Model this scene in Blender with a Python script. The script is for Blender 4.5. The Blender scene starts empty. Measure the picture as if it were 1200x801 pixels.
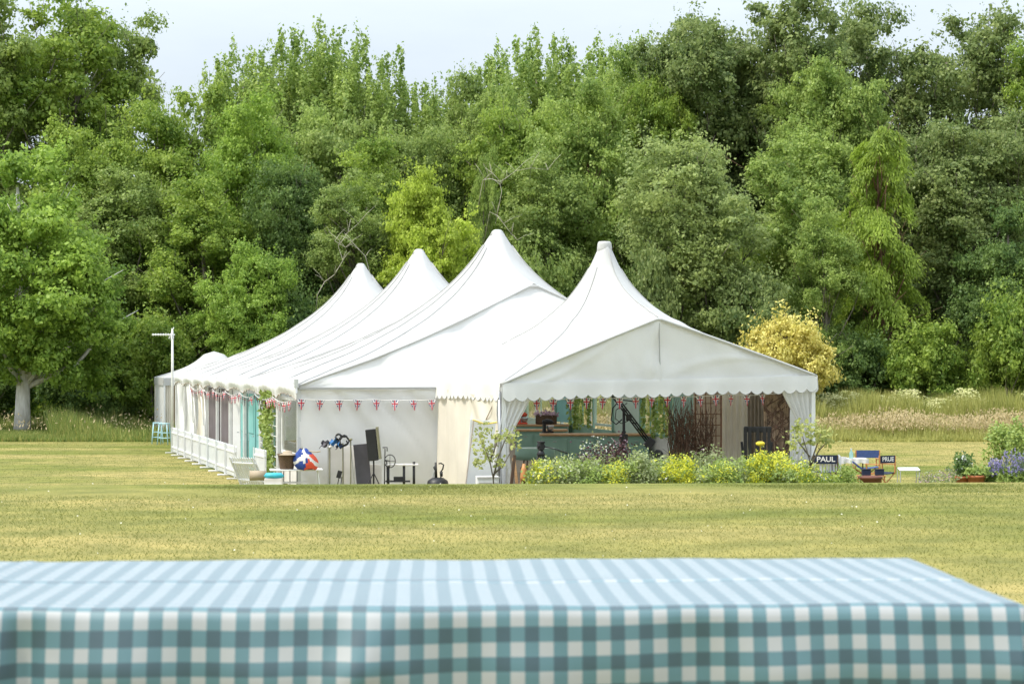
import bpy, math, random
import numpy as np
from mathutils import Vector, Matrix, Euler
R = math.radians; PI = math.pi
random.seed(7)
sc = bpy.context.scene
COL = sc.collection
G = -2.11                      # level of the lower lawn (the terrace by the camera is 0)
HC = 3.25                      # eye level above the lower lawn
FP = 2400.0                    # focal length in photo pixels

def W(px, D, z=0.0):           # a spot measured at a given distance
    return Vector(((px-600)/FP*D, D, G+z))
def ZH(py, D):                 # height above the lower lawn
    return HC-(py-421)*D/FP

# ------------------------------------------------------------------ tags
def tag(o, label=None, cat=None, group=None, kind=None):
    if label: o['label'] = label
    if cat: o['category'] = cat
    if group: o['group'] = group
    if kind: o['kind'] = kind
    return o
def empty(name, loc, rz=0, label=None, cat=None, group=None):
    o = bpy.data.objects.new(name, None); COL.objects.link(o)
    o.location = loc; o.rotation_euler = (0, 0, rz); o.empty_display_size = .2
    return tag(o, label, cat, group)
def copy_tree(o, parent=None):
    c = o.copy(); COL.objects.link(c)
    if parent is not None: c.parent = parent
    for ch in list(o.children): copy_tree(ch, c)
    return c

# ------------------------------------------------------------------ materials
def nd(nt, t, **kw):
    n = nt.nodes.new(t)
    for k, v in kw.items():
        if k in n.inputs: n.inputs[k].default_value = v
        else: setattr(n, k, v)
    return n
def mat(name, col, rough=.6, var=.12, scale=6, bump=0, bscale=40, transl=0, metal=0, spec=.4, col2=None, stretch=None):
    m = bpy.data.materials.new(name); m.use_nodes = True; nt = m.node_tree; nt.nodes.clear()
    out = nt.nodes.new('ShaderNodeOutputMaterial')
    p = nt.nodes.new('ShaderNodeBsdfPrincipled')
    p.inputs['Roughness'].default_value = rough; p.inputs['Metallic'].default_value = metal
    p.inputs['Specular IOR Level'].default_value = spec
    tc = nt.nodes.new('ShaderNodeTexCoord'); src = tc.outputs['Object']
    if stretch:
        mp = nt.nodes.new('ShaderNodeMapping'); mp.inputs['Scale'].default_value = stretch
        nt.links.new(src, mp.inputs[0]); src = mp.outputs[0]
    nz = nd(nt, 'ShaderNodeTexNoise'); nz.inputs['Scale'].default_value = scale; nz.inputs['Detail'].default_value = 5
    nt.links.new(src, nz.inputs['Vector'])
    rp = nt.nodes.new('ShaderNodeValToRGB'); rp.color_ramp.elements[0].position = .3; rp.color_ramp.elements[1].position = .7
    c2 = col2 or [c*(1-var*1.6) for c in col]; c1 = col if col2 else [min(1, c*(1+var*.4)) for c in col]
    rp.color_ramp.elements[0].color = (*c2, 1); rp.color_ramp.elements[1].color = (*c1, 1)
    nt.links.new(nz.outputs['Fac'], rp.inputs[0]); nt.links.new(rp.outputs[0], p.inputs['Base Color'])
    if bump:
        nb = nt.nodes.new('ShaderNodeTexNoise'); nb.inputs['Scale'].default_value = bscale; nb.inputs['Detail'].default_value = 4
        nt.links.new(src, nb.inputs['Vector'])
        b = nt.nodes.new('ShaderNodeBump'); b.inputs['Strength'].default_value = bump; b.inputs['Distance'].default_value = .02
        nt.links.new(nb.outputs['Fac'], b.inputs['Height']); nt.links.new(b.outputs[0], p.inputs['Normal'])
    if transl:
        t = nt.nodes.new('ShaderNodeBsdfTranslucent'); nt.links.new(rp.outputs[0], t.inputs[0])
        mx = nt.nodes.new('ShaderNodeMixShader'); mx.inputs[0].default_value = transl
        nt.links.new(p.outputs[0], mx.inputs[1]); nt.links.new(t.outputs[0], mx.inputs[2]); nt.links.new(mx.outputs[0], out.inputs[0])
    else: nt.links.new(p.outputs[0], out.inputs[0])
    return m
def leafmat(name, a, b, transl=.5, nscale=.35, rough=.5, gain=1.0, ncon=2.2, tw=1.0):
    a = [c*gain for c in a]; b = [c*gain for c in b]
    """a..b : the colour range of single leaves; 'tint' is a random number per leaf"""
    m = bpy.data.materials.new(name); m.use_nodes = True; nt = m.node_tree; nt.nodes.clear()
    out = nt.nodes.new('ShaderNodeOutputMaterial')
    at = nt.nodes.new('ShaderNodeAttribute'); at.attribute_name = 'tint'
    tc = nt.nodes.new('ShaderNodeTexCoord'); nz = nt.nodes.new('ShaderNodeTexNoise')
    nz.inputs['Scale'].default_value = nscale; nz.inputs['Detail'].default_value = 3
    nt.links.new(tc.outputs['Object'], nz.inputs['Vector'])
    ad = nt.nodes.new('ShaderNodeMath'); ad.operation = 'MULTIPLY_ADD'; ad.inputs[1].default_value = ncon; ad.inputs[2].default_value = .25-ncon/2
    nt.links.new(nz.outputs['Fac'], ad.inputs[0])
    av = nt.nodes.new('ShaderNodeMath'); av.operation = 'MULTIPLY_ADD'; av.inputs[1].default_value = tw; nt.links.new(ad.outputs[0], av.inputs[2]); nt.links.new(at.outputs['Fac'], av.inputs[0])
    hf = nt.nodes.new('ShaderNodeMath'); hf.operation = 'MULTIPLY'; hf.inputs[1].default_value = .6; hf.use_clamp = True
    nt.links.new(av.outputs[0], hf.inputs[0])
    mc = nt.nodes.new('ShaderNodeMix'); mc.data_type = 'RGBA'
    mc.inputs[6].default_value = (*a, 1); mc.inputs[7].default_value = (*b, 1)
    nt.links.new(hf.outputs[0], mc.inputs[0])
    p = nt.nodes.new('ShaderNodeBsdfPrincipled'); p.inputs['Roughness'].default_value = rough; p.inputs['Specular IOR Level'].default_value = .35
    t = nt.nodes.new('ShaderNodeBsdfTranslucent'); mx = nt.nodes.new('ShaderNodeMixShader'); mx.inputs[0].default_value = transl
    nt.links.new(mc.outputs[2], p.inputs['Base Color']); nt.links.new(mc.outputs[2], t.inputs[0])
    nt.links.new(p.outputs[0], mx.inputs[1]); nt.links.new(t.outputs[0], mx.inputs[2]); nt.links.new(mx.outputs[0], out.inputs[0])
    return m

M = {}
M['pvc'] = mat('white_canvas', (.67, .67, .66), .55, .08, .6, .45, 4, transl=.32, spec=.35)
M['pvcwall'] = mat('white_wall_canvas', (.88, .88, .87), .6, .05, .8, .35, 5, transl=.38, spec=.3)
M['cream'] = mat('cream_canvas', (.82, .76, .66), .7, .06, 1.5, .15, 8, transl=.25, spec=.2)
M['seam'] = mat('canvas_seam', (.36, .36, .35), .6, .05)
M['piping'] = mat('valance_piping', (.45, .38, .32), .7)
M['alu'] = mat('aluminium', (.62, .63, .64), .4, .05, metal=.5)
M['wmetal'] = mat('white_painted_metal', (.78, .78, .76), .4, .06)
M['wfence'] = mat('white_fence_paint', (.74, .75, .76), .5, .08, 3)
M['greyboard'] = mat('pale_grey_board', (.66, .63, .60), .6, .08, 3)
M['darkboard'] = mat('dark_grey_board', (.075, .07, .085), .55, .1)
M['black'] = mat('black_plastic', (.018, .018, .02), .45, .2)
M['blackw'] = mat('black_stained_wood', (.012, .012, .012), .6, .3, 8)
M['olive'] = mat('olive_case', (.22, .21, .13), .6)
M['blue'] = mat('blue_cloth', (.03, .07, .30), .8, .15, 12)
M['bblue'] = mat('bright_blue_cloth', (.03, .13, .32), .7)
M['navy'] = mat('navy_canvas', (.012, .022, .055), .8, .15, 20)
M['denim'] = mat('denim_blue_canvas', (.06, .10, .26), .8, .15, 20)
M['red'] = mat('red_cloth', (.75, .10, .05), .75, .12, 12)
M['flagred'] = mat('flag_red', (.45, .02, .05), .8)
M['flagwhite'] = mat('flag_white', (.75, .73, .70), .8)
M['flagblue'] = mat('flag_blue', (.03, .045, .16), .8)
M['wicker'] = mat('wicker', (.16, .10, .06), .8, .4, 60, .8, 90)
M['teal'] = mat('teal_paint', (.20, .48, .46), .5, .1, 2)
M['sage'] = mat('sage_green_paint', (.26, .43, .35), .5, .1, 2)
M['sagelt'] = mat('pale_sage_paint', (.50, .64, .55), .55, .08, 2)
M['taupe'] = mat('taupe_fabric', (.15, .125, .13), .8, .15, 2)
M['tan'] = mat('tan_fabric', (.42, .34, .24), .8, .12, 2)
M['slate'] = mat('slate_blue_paint', (.08, .10, .14), .5)
M['timber'] = mat('light_timber', (.55, .33, .16), .5, .2, 5, stretch=(1, 8, 8))
M['owood'] = mat('orange_varnished_wood', (.52, .24, .08), .45, .15, 8)
M['dwood'] = mat('dark_wood', (.10, .06, .035), .7, .2, 8)
M['rust'] = mat('rusty_metal', (.20, .085, .04), .8, .3, 15)
M['twig'] = mat('brown_twigs', (.17, .10, .07), .85, .4, 10)
M['willow'] = mat('willow_rods', (.42, .30, .21), .85, .35, 6)
M['terra'] = mat('terracotta', (.50, .17, .08), .8, .2, 10)
M['brownpot'] = mat('brown_glazed_pot', (.17, .07, .05), .6, .2, 8)
M['stool'] = mat('pale_blue_paint', (.42, .66, .74), .45, .08)
M['turq'] = mat('turquoise_plastic', (.05, .42, .52), .5)
M['lamp'] = mat('cream_pottery', (.7, .68, .6), .4)
M['bottle'] = mat('pale_green_bottle', (.35, .58, .52), .2)
M['paleblock'] = mat('pale_ballast', (.7, .69, .66), .8)
M['steel'] = mat('brushed_steel', (.5, .5, .5), .3, .05, metal=.7)
M['bark'] = mat('grey_bark', (.20, .175, .14), .9, .35, 3, .6, 12, col2=(.09, .075, .055), stretch=(3, 3, .6))
M['barkpale'] = mat('pale_bark', (.78, .75, .70), .9, .2, 3, .5, 10, col2=(.52, .48, .42), stretch=(3, 3, .6))
M['barkred'] = mat('reddish_bark', (.18, .10, .065), .9, .3, 3, .5, 10)
M['bareb'] = mat('bare_bleached_branch', (.62, .56, .46), .9, .2, 3)
M['floor'] = mat('timber_floor', (.34, .27, .19), .6, .15, 3)
M['soil'] = mat('soil', (.06, .045, .03), .95, .3, 6)
M['pink'] = mat('pink_petals', (.55, .30, .42), .7)

def glassmat():
    m = bpy.data.materials.new('window_glass'); m.use_nodes = True; nt = m.node_tree; nt.nodes.clear()
    out = nt.nodes.new('ShaderNodeOutputMaterial'); g = nt.nodes.new('ShaderNodeBsdfGlossy'); g.inputs['Roughness'].default_value = .03
    t = nt.nodes.new('ShaderNodeBsdfTransparent'); t.inputs[0].default_value = (.95, .96, .93, 1)
    f = nt.nodes.new('ShaderNodeValue'); f.outputs[0].default_value = .14
    mx = nt.nodes.new('ShaderNodeMixShader'); nt.links.new(f.outputs[0], mx.inputs[0]); nt.links.new(t.outputs[0], mx.inputs[1]); nt.links.new(g.outputs[0], mx.inputs[2]); nt.links.new(mx.outputs[0], out.inputs[0])
    return m
M['glass'] = glassmat()

# ------------------------------------------------------------------ mesh builder
class MB:
    def __init__(s): s.v = []; s.f = []; s.m = []
    def add(s, vs, fs, mi=0):
        o = len(s.v); s.v += [tuple(v) for v in vs]; s.f += [tuple(i+o for i in f) for f in fs]; s.m += [mi]*len(fs); return s
    def box(s, c, d, rot=None, mi=0):
        hx, hy, hz = d[0]/2, d[1]/2, d[2]/2
        vs = [Vector((x, y, z)) for z in (-hz, hz) for y in (-hy, hy) for x in (-hx, hx)]
        if rot is not None:
            mt = Euler(rot).to_matrix(); vs = [mt @ v for v in vs]
        vs = [v+Vector(c) for v in vs]
        return s.add(vs, [(0, 2, 3, 1), (4, 5, 7, 6), (0, 1, 5, 4), (2, 6, 7, 3), (0, 4, 6, 2), (1, 3, 7, 5)], mi)
    def tube(s, pts, r, n=7, mi=0, cap=True):
        pts = [Vector(p) for p in pts]; rs = r if isinstance(r, (list, tuple)) else [r]*len(pts)
        vs = []; up = None
        for i, p in enumerate(pts):
            d = (pts[min(i+1, len(pts)-1)]-pts[max(i-1, 0)])
            if d.length < 1e-9: d = Vector((0, 0, 1))
            d.normalize()
            if up is None: up = Vector((1, 0, 0)) if abs(d.x) < .9 else Vector((0, 1, 0))
            a = d.cross(up)
            if a.length < 1e-6: a = d.cross(Vector((0, 1, 0)))
            a.normalize(); b = a.cross(d).normalized(); up = b
            for k in range(n):
                t = 2*PI*k/n; vs.append(p+(a*math.cos(t)+b*math.sin(t))*rs[i])
        fs = [(i*n+k, i*n+(k+1) % n, (i+1)*n+(k+1) % n, (i+1)*n+k) for i in range(len(pts)-1) for k in range(n)]
        if cap: fs += [tuple(range(n-1, -1, -1)), tuple((len(pts)-1)*n+k for k in range(n))]
        return s.add(vs, fs, mi)
    def lathe(s, prof, c=(0, 0, 0), n=20, mi=0):
        vs = [(c[0]+r*math.cos(2*PI*k/n), c[1]+r*math.sin(2*PI*k/n), c[2]+z) for r, z in prof for k in range(n)]
        fs = [(i*n+k, i*n+(k+1) % n, (i+1)*n+(k+1) % n, (i+1)*n+k) for i in range(len(prof)-1) for k in range(n)]
        fs += [tuple(range(n-1, -1, -1)), tuple((len(prof)-1)*n+k for k in range(n))]
        return s.add(vs, fs, mi)
    def grid(s, fn, us, vs_, mi=0):
        P = [fn(u, v) for v in vs_ for u in us]; nu = len(us)
        return s.add(P, [(j*nu+i, j*nu+i+1, (j+1)*nu+i+1, (j+1)*nu+i) for j in range(len(vs_)-1) for i in range(nu-1)], mi)
    def build(s, name, mats, parent=None, smooth=False, bevel=0, solid=0):
        me = bpy.data.meshes.new(name); me.from_pydata(s.v, [], s.f)
        if not isinstance(mats, (list, tuple)): mats = [mats]
        for m_ in mats: me.materials.append(m_)
        me.polygons.foreach_set('material_index', s.m)
        if smooth: me.polygons.foreach_set('use_smooth', [True]*len(s.f))
        me.update(); o = bpy.data.objects.new(name, me); COL.objects.link(o)
        if parent is not None: o.parent = parent
        if bevel:
            b = o.modifiers.new('b', 'BEVEL'); b.width = bevel; b.segments = 2; b.limit_method = 'ANGLE'
        if solid:
            b = o.modifiers.new('s', 'SOLIDIFY'); b.thickness = solid; b.offset = 0
        return o
def lin(a, b, n): return [a+(b-a)*i/(n-1) for i in range(n)]

def quads_mesh(name, C, Nn, size, mats, parent=None, aspect=1.5, rng=None, midx=None, axis=None, tri=False, fold=.0):
    """leaf-like faces: centres, normals, sizes (numpy)"""
    n = len(C); Nn = Nn/np.maximum(np.linalg.norm(Nn, axis=1, keepdims=True), 1e-6)
    if axis is None:
        a = rng.normal(size=(n, 3))
    else: a = axis
    a = a-(a*Nn).sum(1, keepdims=True)*Nn; a /= np.maximum(np.linalg.norm(a, axis=1, keepdims=True), 1e-6)
    b = np.cross(Nn, a); s = size[:, None]
    L = a*s*.5*aspect; Wd = b*s*.5
    V = np.empty((n, 4, 3)); V[:, 0] = C-L; V[:, 1] = C+Wd-L*.15; V[:, 2] = C+L; V[:, 3] = C-Wd-L*.15
    me = bpy.data.meshes.new(name)
    me.vertices.add(4*n); me.vertices.foreach_set('co', V.reshape(-1).astype(np.float32))
    me.loops.add(4*n); me.loops.foreach_set('vertex_index', np.arange(4*n, dtype=np.int32))
    me.polygons.add(n); me.polygons.foreach_set('loop_start', (np.arange(n)*4).astype(np.int32))
    try: me.polygons.foreach_set('loop_total', np.full(n, 4, dtype=np.int32))
    except Exception: pass
    for m_ in (mats if isinstance(mats, (list, tuple)) else [mats]): me.materials.append(m_)
    if midx is not None: me.polygons.foreach_set('material_index', midx.astype(np.int32))
    at = me.attributes.new('tint', 'FLOAT', 'FACE'); at.data.foreach_set('value', rng.random(n).astype(np.float32))
    me.update(calc_edges=True)
    o = bpy.data.objects.new(name, me); COL.objects.link(o)
    if parent is not None: o.parent = parent
    return o

# ------------------------------------------------------------------ world, sun, camera
SUN_EL, SUN_AZ = 55.0, -110.0      # azimuth: degrees from the view direction (+Y), negative = left
w = bpy.data.worlds.new('World'); sc.world = w; w.use_nodes = True; nt = w.node_tree; nt.nodes.clear()
wo = nt.nodes.new('ShaderNodeOutputWorld'); bg = nt.nodes.new('ShaderNodeBackground'); sky = nt.nodes.new('ShaderNodeTexSky')
sky.sky_type = 'NISHITA'; sky.sun_disc = False; sky.sun_elevation = R(SUN_EL); sky.sun_rotation = R(SUN_AZ)
sky.air_density = 1.0; sky.dust_density = 3.0; sky.ozone_density = 1.0; sky.altitude = 50
# thin high cloud over the whole sky
tc = nt.nodes.new('ShaderNodeTexCoord'); mp = nt.nodes.new('ShaderNodeMapping'); mp.inputs['Scale'].default_value = (1, 1, 3.5)
nz = nt.nodes.new('ShaderNodeTexNoise'); nz.inputs['Scale'].default_value = 2.2; nz.inputs['Detail'].default_value = 7; nz.inputs['Roughness'].default_value = .55
rp = nt.nodes.new('ShaderNodeValToRGB'); rp.color_ramp.elements[0].position = .25; rp.color_ramp.elements[1].position = .75
rp.color_ramp.elements[0].color = (.55,)*3+(1,); rp.color_ramp.elements[1].color = (.95,)*3+(1,)
mx = nt.nodes.new('ShaderNodeMix'); mx.data_type = 'RGBA'; mx.inputs[7].default_value = (7.9, 8.75, 9.6, 1)
nt.links.new(tc.outputs['Generated'], mp.inputs[0]); nt.links.new(mp.outputs[0], nz.inputs['Vector']); nt.links.new(nz.outputs['Fac'], rp.inputs[0])
nt.links.new(rp.outputs[0], mx.inputs[0]); nt.links.new(sky.outputs[0], mx.inputs[6])
# high cloud is thicker and brighter overhead than near the horizon
sz = nt.nodes.new('ShaderNodeSeparateXYZ'); nt.links.new(tc.outputs['Generated'], sz.inputs[0])
mrz = nt.nodes.new('ShaderNodeMapRange'); mrz.inputs[1].default_value = .12; mrz.inputs[2].default_value = .8; mrz.inputs[3].default_value = 1.0; mrz.inputs[4].default_value = 2.5; nt.links.new(sz.outputs['Z'], mrz.inputs[0])
vm = nt.nodes.new('ShaderNodeVectorMath'); vm.operation = 'SCALE'; nt.links.new(mx.outputs[2], vm.inputs[0]); nt.links.new(mrz.outputs[0], vm.inputs['Scale']); nt.links.new(vm.outputs[0], bg.inputs[0])
bg.inputs[1].default_value = .065; nt.links.new(bg.outputs[0], wo.inputs[0])

sl = bpy.data.lights.new('sun', 'SUN'); sl.energy = 2.0; sl.angle = R(8.0); sl.color = (1, .94, .80)
so = bpy.data.objects.new('sun', sl); COL.objects.link(so)
az, el = R(SUN_AZ), R(SUN_EL)
sd = Vector((math.sin(az)*math.cos(el), math.cos(az)*math.cos(el), math.sin(el)))
so.rotation_euler = sd.to_track_quat('Z', 'Y').to_euler()

cam = bpy.data.cameras.new('camera'); co = bpy.data.objects.new('camera', cam); COL.objects.link(co)
co.location = (0, 0, G+HC); co.rotation_euler = (R(90), 0, 0)
cam.sensor_width = 36; cam.lens = 72; cam.shift_y = 20.5/1200; cam.clip_start = .1; cam.clip_end = 5000
cam.dof.use_dof = True; cam.dof.focus_distance = 52; cam.dof.aperture_fstop = 11
sc.camera = co
sc.view_settings.view_transform = 'Standard'; sc.view_settings.look = 'None'; sc.view_settings.exposure = .84; sc.view_settings.gamma = 1
sc.cycles.max_bounces = 6; sc.cycles.diffuse_bounces = 4; sc.cycles.transmission_bounces = 4; sc.cycles.transparent_max_bounces = 8
sc.cycles.use_denoising = True
sc.cycles.sample_clamp_indirect = 6

# ------------------------------------------------------------------ ground
def crest(x): return 18.9+.045*x
def ground_z(x, y):
    c = crest(max(-60, min(60, x))); d = y-c
    if d <= 0: return 0.012*math.sin(x*1.3+y*.7)*math.exp(-((d)/6)**2)-0.02*max(0, 1+d/1.5)**2*.6 if d > -1.5 else 0.0
    t = min(1, d/7.0); s_ = t*t*(3-2*t)
    return -0.012+(G+0.012)*s_
xs = [-1500, -700, -300, -150, -90, -60, -40]+lin(-28, 28, 113)+[40, 60, 90, 150, 300, 700, 1500]
ys = [-400, -150, -60, -20]+lin(-8, 16, 25)+lin(16.3, 27, 44)+lin(28, 50, 23)+lin(54, 130, 39)+[150, 200, 300, 600, 1200, 2500]
gb = MB().grid(lambda x, y: (x, y, ground_z(x, y)), xs, ys)
def lawnmat():
    m = bpy.data.materials.new('mown_lawn'); m.use_nodes = True; nt = m.node_tree; p = nt.nodes['Principled BSDF']
    p.inputs['Roughness'].default_value = .9; p.inputs['Specular IOR Level'].default_value = .15
    tc = nt.nodes.new('ShaderNodeTexCoord')
    def noise(sc_, st, det=4):
        mp = nt.nodes.new('ShaderNodeMapping'); mp.inputs['Scale'].default_value = st
        n = nt.nodes.new('ShaderNodeTexNoise'); n.inputs['Scale'].default_value = sc_; n.inputs['Detail'].default_value = det
        nt.links.new(tc.outputs['Object'], mp.inputs[0]); nt.links.new(mp.outputs[0], n.inputs['Vector']); return n
    def ramp(a, b, ca, cb, src):
        r = nt.nodes.new('ShaderNodeValToRGB'); r.color_ramp.elements[0].position = a; r.color_ramp.elements[1].position = b
        r.color_ramp.elements[0].color = (*ca, 1); r.color_ramp.elements[1].color = (*cb, 1); nt.links.new(src.outputs['Fac'], r.inputs[0]); return r
    big = ramp(.36, .62, (.150, .175, .030), (.350, .290, .105), noise(.22, (.5, 1.3, 1)))
    med = ramp(.3, .7, (.6, .66, .6), (1.15, 1.1, 1.1), noise(2.2, (.7, 1, 1), 6))
    fin = ramp(.25, .75, (.75, .77, .72), (1.2, 1.2, 1.2), noise(38, (1, 1, 1), 3))
    a = nt.nodes.new('ShaderNodeMix'); a.data_type = 'RGBA'; a.blend_type = 'MULTIPLY'; a.inputs[0].default_value = 1
    b = nt.nodes.new('ShaderNodeMix'); b.data_type = 'RGBA'; b.blend_type = 'MULTIPLY'; b.inputs[0].default_value = 1
    nt.links.new(big.outputs[0], a.inputs[6]); nt.links.new(med.outputs[0], a.inputs[7]); nt.links.new(a.outputs[2], b.inputs[6]); nt.links.new(fin.outputs[0], b.inputs[7])
    # long grass and woodland floor beyond the mown edge
    sx = nt.nodes.new('ShaderNodeSeparateXYZ'); nt.links.new(tc.outputs['Object'], sx.inputs[0])
    mr = nt.nodes.new('ShaderNodeMapRange'); mr.inputs[1].default_value = 81.5; mr.inputs[2].default_value = 83; nt.links.new(sx.outputs['Y'], mr.inputs[0])
    c = nt.nodes.new('ShaderNodeMix'); c.data_type = 'RGBA'; c.inputs[7].default_value = (.07, .09, .025, 1)
    nt.links.new(mr.outputs[0], c.inputs[0]); nt.links.new(b.outputs[2], c.inputs[6]); nt.links.new(c.outputs[2], p.inputs['Base Color'])
    bm_ = nt.nodes.new('ShaderNodeBump'); bm_.inputs['Strength'].default_value = .3; bm_.inputs['Distance'].default_value = .03
    nt.links.new(noise(30, (1, 1, 1), 5).outputs['Fac'], bm_.inputs['Height']); nt.links.new(bm_.outputs[0], p.inputs['Normal'])
    return m
tag(gb.build('ground', lawnmat(), smooth=True), 'mown summer lawn with straw coloured dry patches', 'lawn', kind='structure')

def blades(name, X, Y, Z, h, wd, lean, mats, rng, midx=None):
    n = len(X); ang = rng.random(n)*2*PI; la = rng.random(n)*2*PI
    dx, dy = np.cos(ang)*wd/2, np.sin(ang)*wd/2; lx, ly = np.cos(la)*h*lean, np.sin(la)*h*lean
    V = np.empty((n, 3, 3)); V[:, 0] = np.stack([X-dx, Y-dy, Z], 1); V[:, 1] = np.stack([X+dx, Y+dy, Z], 1); V[:, 2] = np.stack([X+lx, Y+ly, Z+h], 1)
    me = bpy.data.meshes.new(name); me.vertices.add(3*n); me.vertices.foreach_set('co', V.reshape(-1).astype(np.float32))
    me.loops.add(3*n); me.loops.foreach_set('vertex_index', np.arange(3*n, dtype=np.int32))
    me.polygons.add(n); me.polygons.foreach_set('loop_start', (np.arange(n)*3).astype(np.int32))
    try: me.polygons.foreach_set('loop_total', np.full(n, 3, dtype=np.int32))
    except Exception: pass
    for m_ in mats: me.materials.append(m_)
    if midx is not None: me.polygons.foreach_set('material_index', midx.astype(np.int32))
    at = me.attributes.new('tint', 'FLOAT', 'FACE'); at.data.foreach_set('value', rng.random(n).astype(np.float32))
    me.update(calc_edges=True); o = bpy.data.objects.new(name, me); COL.objects.link(o); return o
rng = np.random.default_rng(3)
L_turf = leafmat('turf_blades', (.142, .178, .030), (.350, .300, .105), .40, .11, ncon=3.0, tw=.25)
L_tall = leafmat('tall_grass_green', (.25, .28, .06), (.52, .49, .16), .35, .25)
L_seed = leafmat('seed_heads_pinkish', (.42, .33, .15), (.64, .52, .30), .35, .3)
L_umbel = leafmat('cream_meadow_flowers', (.42, .45, .14), (.72, .69, .38), .3, .5)
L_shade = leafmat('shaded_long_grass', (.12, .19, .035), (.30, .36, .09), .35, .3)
n = 340000
Y = 9.5+rng.random(n)**.85*9.9; X = (rng.random(n)*2-1)*(Y*.27+3.5)
Y = np.minimum(Y, 18.9+.045*X-.1-.5*rng.random(n))
Z = np.array([ground_z(a, b) for a, b in zip(X[:1], Y[:1])]+[0]*(n-1)); Z = np.where(Y > 18.9+.045*X-1.5, -.012*np.clip(1+(Y-(18.9+.045*X))/1.5, 0, 1.1)**2, 0)
tag(blades('turf', X, Y, Z-.004, .006+.016*rng.random(n)**1.6, .004+.004*rng.random(n), 1.0, [L_turf], rng), 'short mown turf blades of the near lawn', 'grass', kind='stuff')
# little daisies and clover
n = 110; Y = 10.5+rng.random(n)*8; X = (rng.random(n)*2-1)*(Y*.27+1)
Cc = np.stack([X, Y, np.full(n, .035)], 1); Nn = rng.normal(size=(n, 3))*.4+np.array([0, -.6, 1])
tag(quads_mesh('clover_flowers', Cc, Nn, .007+.008*rng.random(n), mat('clover_white', (.7, .68, .55), .8), rng=rng, aspect=1), 'tiny white clover flowers and cut straw in the near lawn', 'clover', kind='stuff')
# rougher tufts on the lower lawn
n = 120000; Y = 48+rng.random(n)**.8*34; X = (rng.random(n)*2-1)*(Y*.27+3)
u_ = X+.265*Y-8.1
keep = ~((u_ > .2) & (u_ < 13.5) & (Y > 49)) ; X, Y = X[keep], Y[keep]; n = len(X)
tag(blades('lawn_tufts', X, Y, np.full(n, G-.005), .010+.022*rng.random(n), .015+.015*rng.random(n), 1.0, [L_turf], rng), 'short grass of the lower lawn around the tent', 'grass', kind='stuff')

# ------------------------------------------------------------------ meadow
def meadow():
    n = 150000
    Y = 81+rng.random(n)**1.4*21; side = rng.random(n) < .7
    X = np.where(side, Y*(-.02+rng.random(n)*.33), -Y*(.155+rng.random(n)*.14))
    wob = .5*np.sin(X*.5)+.35*np.sin(X*1.7+1)
    edge = np.clip((Y-81-wob*.6)/3.0+rng.random(n)*.35, .22, 1)
    h = (.42+.55*rng.random(n)**1.6)*edge*(1+.18*np.sin(X*1.1+Y*.7))
    h = np.where(X < 0, h*(.95+.35*np.sin(X*.9)), h)
    h = np.where((np.abs(X-(22-600)/FP*Y) < 1.3) & (Y < 90), np.minimum(h, .28), h)
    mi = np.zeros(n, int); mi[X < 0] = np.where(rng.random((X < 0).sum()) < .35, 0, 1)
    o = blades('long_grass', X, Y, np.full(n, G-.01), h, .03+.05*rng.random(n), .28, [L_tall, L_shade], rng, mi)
    tag(o, 'uncut green meadow grass beyond the mown lawn', 'meadow', kind='stuff')
    n = 70000
    Y = 82.4+rng.random(n)*9; X = Y*(-.02+rng.random(n)*.33)
    left = rng.random(n) < .008; X = np.where(left, -Y*(.15+rng.random(n)*.12), X)
    k = np.sin(X*.8)+np.sin(X*.33+1.7)+np.sin(Y*.9+X*.5)*.8+rng.normal(size=n)*.7
    sel = k > -.8; X, Y = X[sel], Y[sel]; n = len(X)
    z = (.30+.85*rng.beta(2.2, 2.6, n))*(1+.12*np.sin(X*1.3)+.10*np.sin(X*3.1+Y))
    C = np.stack([X, Y, G+z], 1); N = rng.normal(size=(n, 3))*.6+np.array([0, -1, .6]); ax = rng.normal(size=(n, 3))*.4+np.array([0, 0, 1.])
    tag(quads_mesh('grass_seed_heads', C, N, .025+.035*rng.random(n), L_seed, rng=rng, aspect=3.2, axis=ax), 'pinkish tan seed heads of tall meadow grass', 'seed heads', kind='stuff')
    n = 26000
    Y = 87.5+rng.random(n)*5.0; X = Y*(-.02+rng.random(n)*.33)
    k = np.sin(X*1.9)+np.sin(X*.7+1.7)+np.sin(Y*1.1+X*.5)+rng.normal(size=n)*1.2; sel = (k > -.6); X, Y = X[sel], Y[sel]; n = len(X)
    top = 1.6+.22*np.sin(X*2.3)+.18*np.sin(X*5.1+1)
    z = top*(1-.42*rng.random(n)**1.4)
    C = np.stack([X, Y, G+z], 1); N = rng.normal(size=(n, 3))*.6+np.array([-.2, -.8, 1.])
    tag(quads_mesh('meadow_flowers', C, N, .05+.06*rng.random(n), L_umbel, rng=rng, aspect=1.2), 'cream flowering weeds in a band along the wood edge', 'wildflowers', kind='stuff')
    n = 60000
    Y = 85+rng.random(n)**.7*8; X = Y*(-.02+rng.random(n)*.33)
    o = blades('weeds', X, Y, np.full(n, G), (1.15+.65*rng.random(n))*(1+.14*np.sin(X*1.3)+.12*np.sin(X*3+1)), .05+.08*rng.random(n), .25, [L_tall], rng)
    tag(o, 'tall green weeds along the foot of the wood', 'weeds', kind='stuff')
meadow()

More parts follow.
